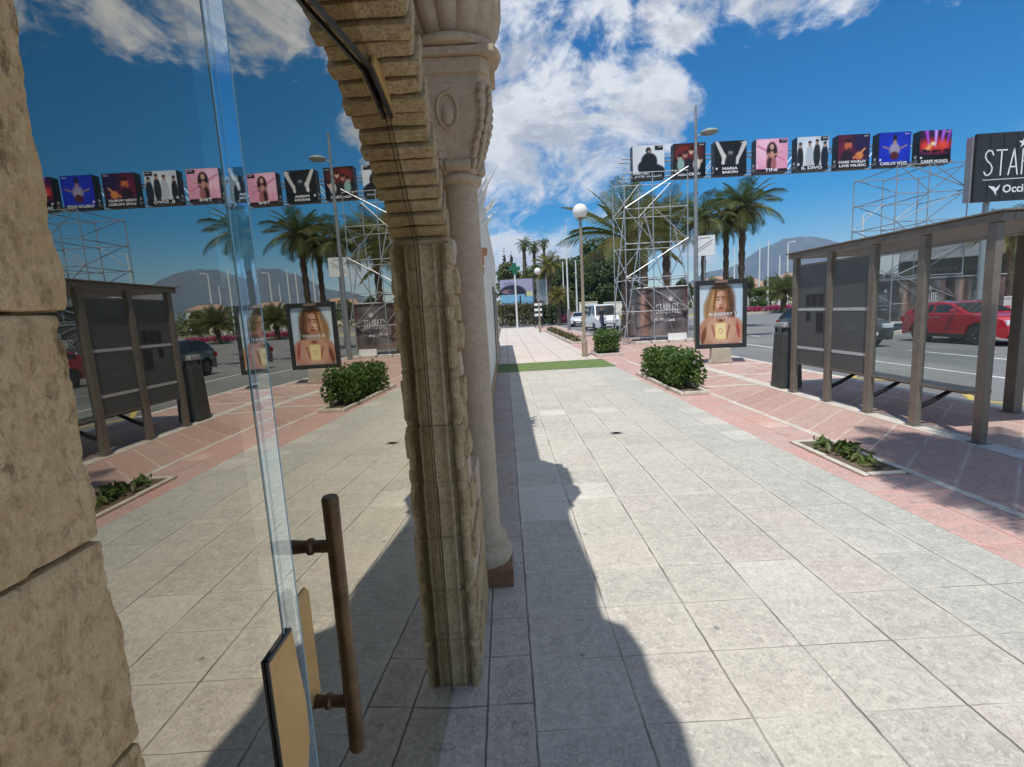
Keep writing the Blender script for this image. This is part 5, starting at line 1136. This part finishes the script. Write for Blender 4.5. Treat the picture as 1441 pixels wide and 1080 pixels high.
# ------------------------------------------------------------------ vehicles
def car(label, cat, loc, rz, paint, L=4.3, Wd=1.80, H=1.48, kind='suv', name='parked_car', beds=0):
    """x across, y along (front at -y)"""
    t = thing(name, label, cat, loc, rz); hl = L/2; wr = .335 if kind != 'van' else .33
    fa, ra = -hl+.86, hl-.82; g = .20
    if kind == 'van':
        low = [(-hl, .35), (-hl+.02, .80), (-hl+.30, 1.02), (-hl+.62, 1.12), (hl-.04, 1.14), (hl, .34)]; cab = [(-hl+.58, 1.10), (-hl+1.20, H-.06), (-hl+1.6, H), (hl-.12, H-.01), (hl-.02, 1.12)]; wins = [(-hl+.95, -hl+1.72), (-hl+1.82, -hl+2.9), (-hl+3.0, hl-.3)]
    else:
        low = [(-hl, .42), (-hl+.02, .62), (-hl+.16, .80), (-hl+.75, .93), (-hl+1.25, .98), (hl-.20, 1.00), (hl-.03, .92), (hl, .50)]; cab = [(-hl+1.15, .965), (-hl+1.95, H-.05), (-hl+2.3, H), (hl-.95, H-.03), (hl-.50, H-.12), (hl-.10, .985)]; wins = [(-hl+1.62, -hl+2.42), (-hl+2.5, hl-1.05), (hl-.98, hl-.45)]
    def arch_pts(c): return [(c+(wr+.06)*math.cos(a), wr+(wr+.06)*math.sin(a)) for a in [math.pi*k/10 for k in range(11)] if wr+(wr+.06)*math.sin(a) >= g]
    bot = [(hl-.06, g+.04)]+[(y, max(z, g)) for y, z in arch_pts(ra)]+[(y, max(z, g)) for y, z in arch_pts(fa)]+[(-hl+.05, g+.04)]
    side = low+bot                      # closed outline, clockwise in (y, z)
    mb = MB(); n = len(side); xs = [(-1, .93), (-.985, .985), (-.90, 1.0), (.90, 1.0), (.985, .985), (1, .93)]
    vs = []
    for (k, s) in xs:
        for (y, z) in side:
            tb = 1-.05*max(0, (z-.6)); zz = .6+(z-.6)*s if z > .6 else z; yy = y*(1-(1-s)*.12)-(0); cx = 1-.10*max(0, (abs(y)-hl*.72)/(hl*.28))
            vs.append((k*Wd/2*tb*cx, yy, zz))
    fs = [(i*n+j, i*n+(j+1) % n, (i+1)*n+(j+1) % n, (i+1)*n+j) for i in range(len(xs)-1) for j in range(n)]
    mb.add(vs, fs); tri = bmesh.new()
    for e, rev in ((0, False), (len(xs)-1, True)):
        idx = list(range(e*n, e*n+n)); idx = idx if not rev else idx[::-1]; mb.f.append(tuple(idx)); mb.mi.append(0)
    tri.free(); body = mb.build('body', paint, t, smooth=True, ang=40)
    tm = body.modifiers.new('tri', 'TRIANGULATE')
    # cabin: pillars and roof in paint, glass panes let in
    mb = MB(); nc = len(cab); zb, zt = min(c[1] for c in cab), H
    def cw(z): return Wd/2*(.93-.155*(z-zb)/(zt-zb))
    vs = [(s*cw(z), y, z) for s in (-1, 1) for (y, z) in cab]; fs = [(j, j+1, nc+j+1, nc+j) for j in range(nc-1)]+[tuple(range(nc))[::-1], tuple(range(nc, 2*nc))]
    mb.add(vs, fs); cb_ = mb.build('cabin', paint, t, bev=.035, seg=3)
    def top(y): return float(np.interp(y, [c[0] for c in cab], [c[1] for c in cab]))
    for s in (-1, 1):
        for (a, b) in wins:
            m_ = .055; pts = [(a, zb+.06)]+[(b, zb+.06)]; N_ = 6
            up_ = [(b+(a-b)*i/N_, max(zb+.08, min(top(b+(a-b)*i/N_)-m_*1.3, zt-.10))) for i in range(N_+1)]; poly = pts+up_
            mb = MB(); vs = [(s*(cw(z)+.006), y, z) for y, z in poly]; mb.add(vs, [tuple(range(len(poly)))[::(1 if s < 0 else -1)]]); mb.build('side_window', M_CGLASS, t)
    (y0, z0), (y1, z1) = cab[0], cab[1]; d = .08
    mb = MB(); nx_ = Vector((0, -(z1-z0), (y1-y0))).normalized()*.012
    q = [(y0+(y1-y0)*.10, z0+(z1-z0)*.10), (y0+(y1-y0)*.93, z0+(z1-z0)*.93)]
    mb.add([Vector((s*(cw(z)-.07), y, z))+nx_ for (s, (y, z)) in ((-1, q[0]), (1, q[0]), (1, q[1]), (-1, q[1]))], [(0, 1, 2, 3)]); mb.build('windscreen', M_CGLASS, t)
    (y0, z0), (y1, z1) = cab[-1], cab[-2]; nx_ = Vector((0, abs(z1-z0), abs(y1-y0))).normalized()*.012; q = [(y0+(y1-y0)*.15, z0+(z1-z0)*.15), (y0+(y1-y0)*.9, z0+(z1-z0)*.9)]
    mb = MB(); mb.add([Vector((s*(cw(z)-.09), y, z))+nx_ for (s, (y, z)) in ((1, q[0]), (-1, q[0]), (-1, q[1]), (1, q[1]))], [(0, 1, 2, 3)]); mb.build('rear_window', M_CGLASS, t)
    for s in (-1, 1):
        for yy in (fa, ra):
            mb = MB(); mb.lathe([(.20, -.105), (wr-.03, -.105), (wr, -.08), (wr, .08), (wr-.03, .105), (.20, .105)], (s*(Wd/2-.13), yy, wr), 24, axis='X'); w = thing('wheel', None, None); w.parent = t
            mb.build('tyre', M_TYRE, w, smooth=True)
            mb = MB(); mb.lathe([(.215, -.02), (.215, .02), (.06, .03)], (s*(Wd/2-.05), yy, wr), 20, axis='X')
            for k in range(5): a = k*2*math.pi/5; mb.box((s*(Wd/2-.035), yy+.12*math.cos(a), wr+.12*math.sin(a)), (.03, .05, .05))
            mb.build('rim', M_RIM, w, smooth=True)
            mb = MB(); mb.lathe([(wr+.055, -.12), (wr+.055, .0)], (s*(Wd/2-.22*1), yy, wr), 20, axis='X'); mb.build('wheel_well', M_BLACK, t)
        z = .70 if kind != 'van' else .82
        mb = MB(); mb.box((s*(Wd/2-.27), -hl+.06, z), (.36, .14, .15), s*.25); mb.build('headlight', M_LAMPW, t, bev=.02)
        mb = MB(); mb.box((s*(Wd/2-.16), hl-.03, z+.10), (.24, .09, .20), -s*.2); mb.build('tail_light', M_LAMPR, t, bev=.02)
        mb = MB(); mb.box((s*(Wd/2+.06), cab[0][0]+.48, zb+.12), (.17, .10, .13)); mb.build('wing_mirror', paint, t, bev=.03)
        for (a, b) in wins[:2]:
            mb = MB(); mb.box((s*(Wd/2-.012), b-.16, zb-.10), (.02, .16, .03)); mb.build('door_handle', M_STEEL, t)
    mb = MB(); mb.box((0, -hl+.005, .48), (1.05, .05, .20)); mb.box((0, -hl+.03, .30), (1.5, .06, .10)); mb.build('grille', M_BLACK, t, bev=.01)
    mb = MB(); mb.box((0, -hl-.025, .46), (.50, .012, .11)); mb.build('number_plate', M_WHITE, t)
    mb = MB(); mb.box((0, hl+.0, .62), (.50, .03, .11)); mb.build('number_plate', M_WHITE, t)
    mb = MB()
    for s in (-1, 1): mb.bb((s*(Wd/2-.005), fa+.42, .22), (s*(Wd/2-.06), ra-.42, .34))
    mb.build('sill_trim', M_BLACK, t)
    return t
car('red crossover car with a dark lower sill on the road behind the bus shelter', 'car', (15.45, 16.4, -.12), D(3), carpaint('red_car_paint', (.48, .008, .018)), 3.75, 1.76, 1.38)
car('dark grey car mostly hidden behind the smoked shelter glass', 'car', (12.0, 18.4, -.12), D(0), carpaint('dark_car_paint', (.03, .034, .038)), 4.2, 1.78, 1.45)
car('white van facing the viewer left of the near banner cube', 'van', (7.6, 40.0, -.12), D(6), carpaint('white_van_paint', (.78, .79, .80)), 4.7, 1.95, 2.05, 'van', 'parked_van')
car('small silver car behind the near globe lamp pole', 'car', (7.75, 51.5, -.12), D(-14), carpaint('silver_car_paint', (.62, .64, .66)), 4.0, 1.75, 1.48)
for o in list(bpy.data.objects):
    if o.name.startswith('wheel') and o.type == 'EMPTY':
        for k in ('label', 'category'):
            if k in o: del o[k]
# ------------------------------------------------------------------ pedestrian by the van
P_ = thing('person', 'person in dark shirt and trousers walking beside the white van', 'person', (7.28, 37.6, 0), D(20))
J = {'pel': (0, 0, .93, .14), 'sp': (0, 0, 1.12, .13), 'ch': (0, -.01, 1.32, .155), 'nk': (0, -.01, 1.48, .06), 'hd0': (0, -.03, 1.56, .075), 'hd1': (0, -.035, 1.66, .10), 'hd2': (0, -.03, 1.74, .06)}
for s, q in ((-1, 'l'), (1, 'r')):
    st_ = .16*s
    J.update({'hp'+q: (s*.09, 0, .88, .10), 'kn'+q: (s*.095, -.10+.05*s, .50, .065), 'an'+q: (s*.10, st_, .09, .045), 'to'+q: (s*.11, st_-.16, .035, .035), 'sh'+q: (s*.19, 0, 1.40, .065), 'el'+q: (s*.24, .03-st_*.4, 1.12, .045), 'wr'+q: (s*.23, -.10-st_*.6, .90, .032), 'ha'+q: (s*.225, -.14-st_*.6, .82, .035)})
E_ = [('pel', 'sp'), ('sp', 'ch'), ('ch', 'nk'), ('nk', 'hd0'), ('hd0', 'hd1'), ('hd1', 'hd2')]
for q in 'lr': E_ += [('pel', 'hp'+q), ('hp'+q, 'kn'+q), ('kn'+q, 'an'+q), ('an'+q, 'to'+q), ('ch', 'sh'+q), ('sh'+q, 'el'+q), ('el'+q, 'wr'+q), ('wr'+q, 'ha'+q)]
ks = list(J); me = bpy.data.meshes.new('body'); me.from_pydata([J[k][:3] for k in ks], [(ks.index(a), ks.index(b)) for a, b in E_], []); ob = bpy.data.objects.new('body', me); COL.objects.link(ob); ob.parent = P_
sk = ob.modifiers.new('skin', 'SKIN'); bpy.context.view_layer.update()
if not me.skin_vertices: me.skin_vertices.new() if hasattr(me.skin_vertices, 'new') else None
for i, k in enumerate(ks):
    me.skin_vertices[0].data[i].radius = (J[k][3], J[k][3]*(.75 if k in ('ch', 'sp', 'pel') else 1)); me.skin_vertices[0].data[i].use_root = (k == 'pel')
sb_ = ob.modifiers.new('sub', 'SUBSURF'); sb_.levels = 2; sb_.render_levels = 2
m, T, b, o = newmat('clothed_figure'); sp = T.n('ShaderNodeSeparateXYZ'); T.L.new(coords(T), sp.inputs[0]); z = sp.outputs[2]; ax_ = T.m('ABSOLUTE', sp.outputs[0])
c = T.mix(T.m('GREATER_THAN', z, .96), (.03, .04, .09), (.035, .035, .04)); c = T.mix(T.m('GREATER_THAN', z, 1.485), c, (.48, .30, .22)); c = T.mix(T.m('MULTIPLY', T.m('GREATER_THAN', ax_, .20), T.m('LESS_THAN', z, 1.18)), c, (.48, .30, .22)); c = T.mix(T.m('LESS_THAN', z, .09), c, (.05, .05, .05))
T.L.new(c, b.inputs['Base Color']); b.inputs['Roughness'].default_value = .8; me.materials.append(m)
mb = MB(); mb.ell((0, -.015, 1.71), (.108, .118, .085), 14); mb.build('hair', M_BRONZE2, P_, smooth=True)

# ------------------------------------------------------------------ sky, sun, air
SUN_EL, SUN_AZ = 66.0, 201.0
w = bpy.data.worlds.new('World'); SC.world = w; w.use_nodes = True; T = NT(w.node_tree); T.N.clear()
out = T.n('ShaderNodeOutputWorld'); bg = T.n('ShaderNodeBackground'); T.L.new(bg.outputs[0], out.inputs[0]); bg.inputs['Strength'].default_value = .14
sky = T.n('ShaderNodeTexSky'); sky.sky_type = 'NISHITA'; sky.sun_disc = False; sky.sun_elevation = D(SUN_EL); sky.sun_rotation = D(SUN_AZ); sky.altitude = 50; sky.air_density = 1.0; sky.dust_density = .25; sky.ozone_density = 3.0
tc = T.n('ShaderNodeTexCoord'); dirv = tc.outputs['Generated']; sp = T.n('ShaderNodeSeparateXYZ'); T.L.new(dirv, sp.inputs[0]); X, Y, Z = sp.outputs
zz = T.m('ADD', T.m('MAXIMUM', Z, 0), .10); cv = T.n('ShaderNodeCombineXYZ'); T.L.new(T.m('DIVIDE', X, zz), cv.inputs[0]); T.L.new(T.m('DIVIDE', Y, zz), cv.inputs[1]); pv = cv.outputs[0]
dv = T.n('ShaderNodeVectorMath', {'operation': 'MULTIPLY'}); T.L.new(dirv, dv.inputs[0]); dv.inputs[1].default_value = (1, 1, 1.5)
sc_ = dv.outputs[0]
n_big = T.noise(sc_, 4.6, 8, .62, .5); n_fine = T.noise(sc_, 15, 7, .66, .6)
of = T.n('ShaderNodeVectorMath', {'operation': 'ADD'}); T.L.new(sc_, of.inputs[0]); of.inputs[1].default_value = (-.035, 0, .055); n_lit = T.noise(of.outputs[0], 4.6, 8, .62, .5)
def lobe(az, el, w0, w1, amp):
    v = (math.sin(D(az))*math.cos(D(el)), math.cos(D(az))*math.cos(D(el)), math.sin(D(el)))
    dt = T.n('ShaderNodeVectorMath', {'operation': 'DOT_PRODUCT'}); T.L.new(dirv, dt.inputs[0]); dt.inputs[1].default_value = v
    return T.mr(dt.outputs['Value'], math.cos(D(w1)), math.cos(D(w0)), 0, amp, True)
LOBES = [(2, 20, 3, 15, .44), (9, 17.5, 2, 12, .41), (0, 12, 2, 9, .40), (-14, 24, 8, 24, .42), (16, 19, 1, 9, .34), (4, 31, 2, 9, .47), (12, 30, 2, 8, .46), (20, 28.5, 2.5, 7, .58), (27, 27.2, 2.5, 6.5, .57), (33, 26, 1.5, 6, .50), (41, 28, 3, 8.5, .56), (1, 5, 1.5, 6.5, .44), (7, 5, 1.5, 6, .42), (13, 4.6, 1, 6, .42), (20, 4.2, 1, 5, .38), (15.5, 14.7, .8, 2.8, .38), (12, 23.8, .8, 6, .28), (48, 42, 4, 14, .42), (24, 46, 8, 18, .48), (105, 48, 25, 52, .42), (160, 40, 15, 50, .40), (60, 72, 12, 34, .42), (250, 35, 10, 50, .3)]  # the last wide lobes, out of view, are added to brighten the shadows
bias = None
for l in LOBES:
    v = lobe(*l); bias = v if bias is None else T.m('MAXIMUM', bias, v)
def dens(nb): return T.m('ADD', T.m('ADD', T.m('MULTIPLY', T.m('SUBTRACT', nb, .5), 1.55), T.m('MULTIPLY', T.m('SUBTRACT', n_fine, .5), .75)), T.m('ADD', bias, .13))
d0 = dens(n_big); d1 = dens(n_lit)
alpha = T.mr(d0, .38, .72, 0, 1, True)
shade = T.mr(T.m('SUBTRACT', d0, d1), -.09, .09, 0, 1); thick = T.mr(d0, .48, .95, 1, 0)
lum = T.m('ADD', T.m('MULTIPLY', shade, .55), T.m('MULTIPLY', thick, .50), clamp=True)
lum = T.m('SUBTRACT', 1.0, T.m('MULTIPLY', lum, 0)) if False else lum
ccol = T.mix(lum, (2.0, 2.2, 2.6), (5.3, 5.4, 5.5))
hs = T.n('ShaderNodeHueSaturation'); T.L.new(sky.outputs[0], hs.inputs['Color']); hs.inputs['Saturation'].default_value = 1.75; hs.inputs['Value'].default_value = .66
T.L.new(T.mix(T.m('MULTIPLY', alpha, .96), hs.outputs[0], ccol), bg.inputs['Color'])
sl = bpy.data.lights.new('sun', 'SUN'); sl.energy = 3.4; sl.angle = D(.53); sl.color = (1.0, .965, .90); so = bpy.data.objects.new('sun', sl); COL.objects.link(so)
el, az = D(SUN_EL), D(SUN_AZ); to = Vector((math.sin(az)*math.cos(el), math.cos(az)*math.cos(el), math.sin(el))); so.rotation_euler = (-to).to_track_quat('-Z', 'Y').to_euler()
SC.view_settings.view_transform = 'Standard'; SC.view_settings.look = 'None'; SC.view_settings.exposure = .38; SC.view_settings.gamma = 1; SC.view_settings.use_curve_mapping = False
mb = MB(); mb.bb((-4400, -450, -6), (4400, 4400, 420)); hz = mb.build('haze', bpy.data.materials.new('air')); tag(hz, kind='stuff')
hm = hz.data.materials[0]; hm.use_nodes = True; T = NT(hm.node_tree); T.N.clear(); o = T.n('ShaderNodeOutputMaterial'); pvn = T.n('ShaderNodeVolumePrincipled'); pvn.inputs['Color'].default_value = (.50, .70, 1, 1); pvn.inputs['Density'].default_value = .00016; T.L.new(pvn.outputs[0], o.inputs['Volume'])
SC.render.engine = 'CYCLES'; SC.cycles.max_bounces = 10; SC.cycles.transparent_max_bounces = 24; SC.cycles.use_denoising = True
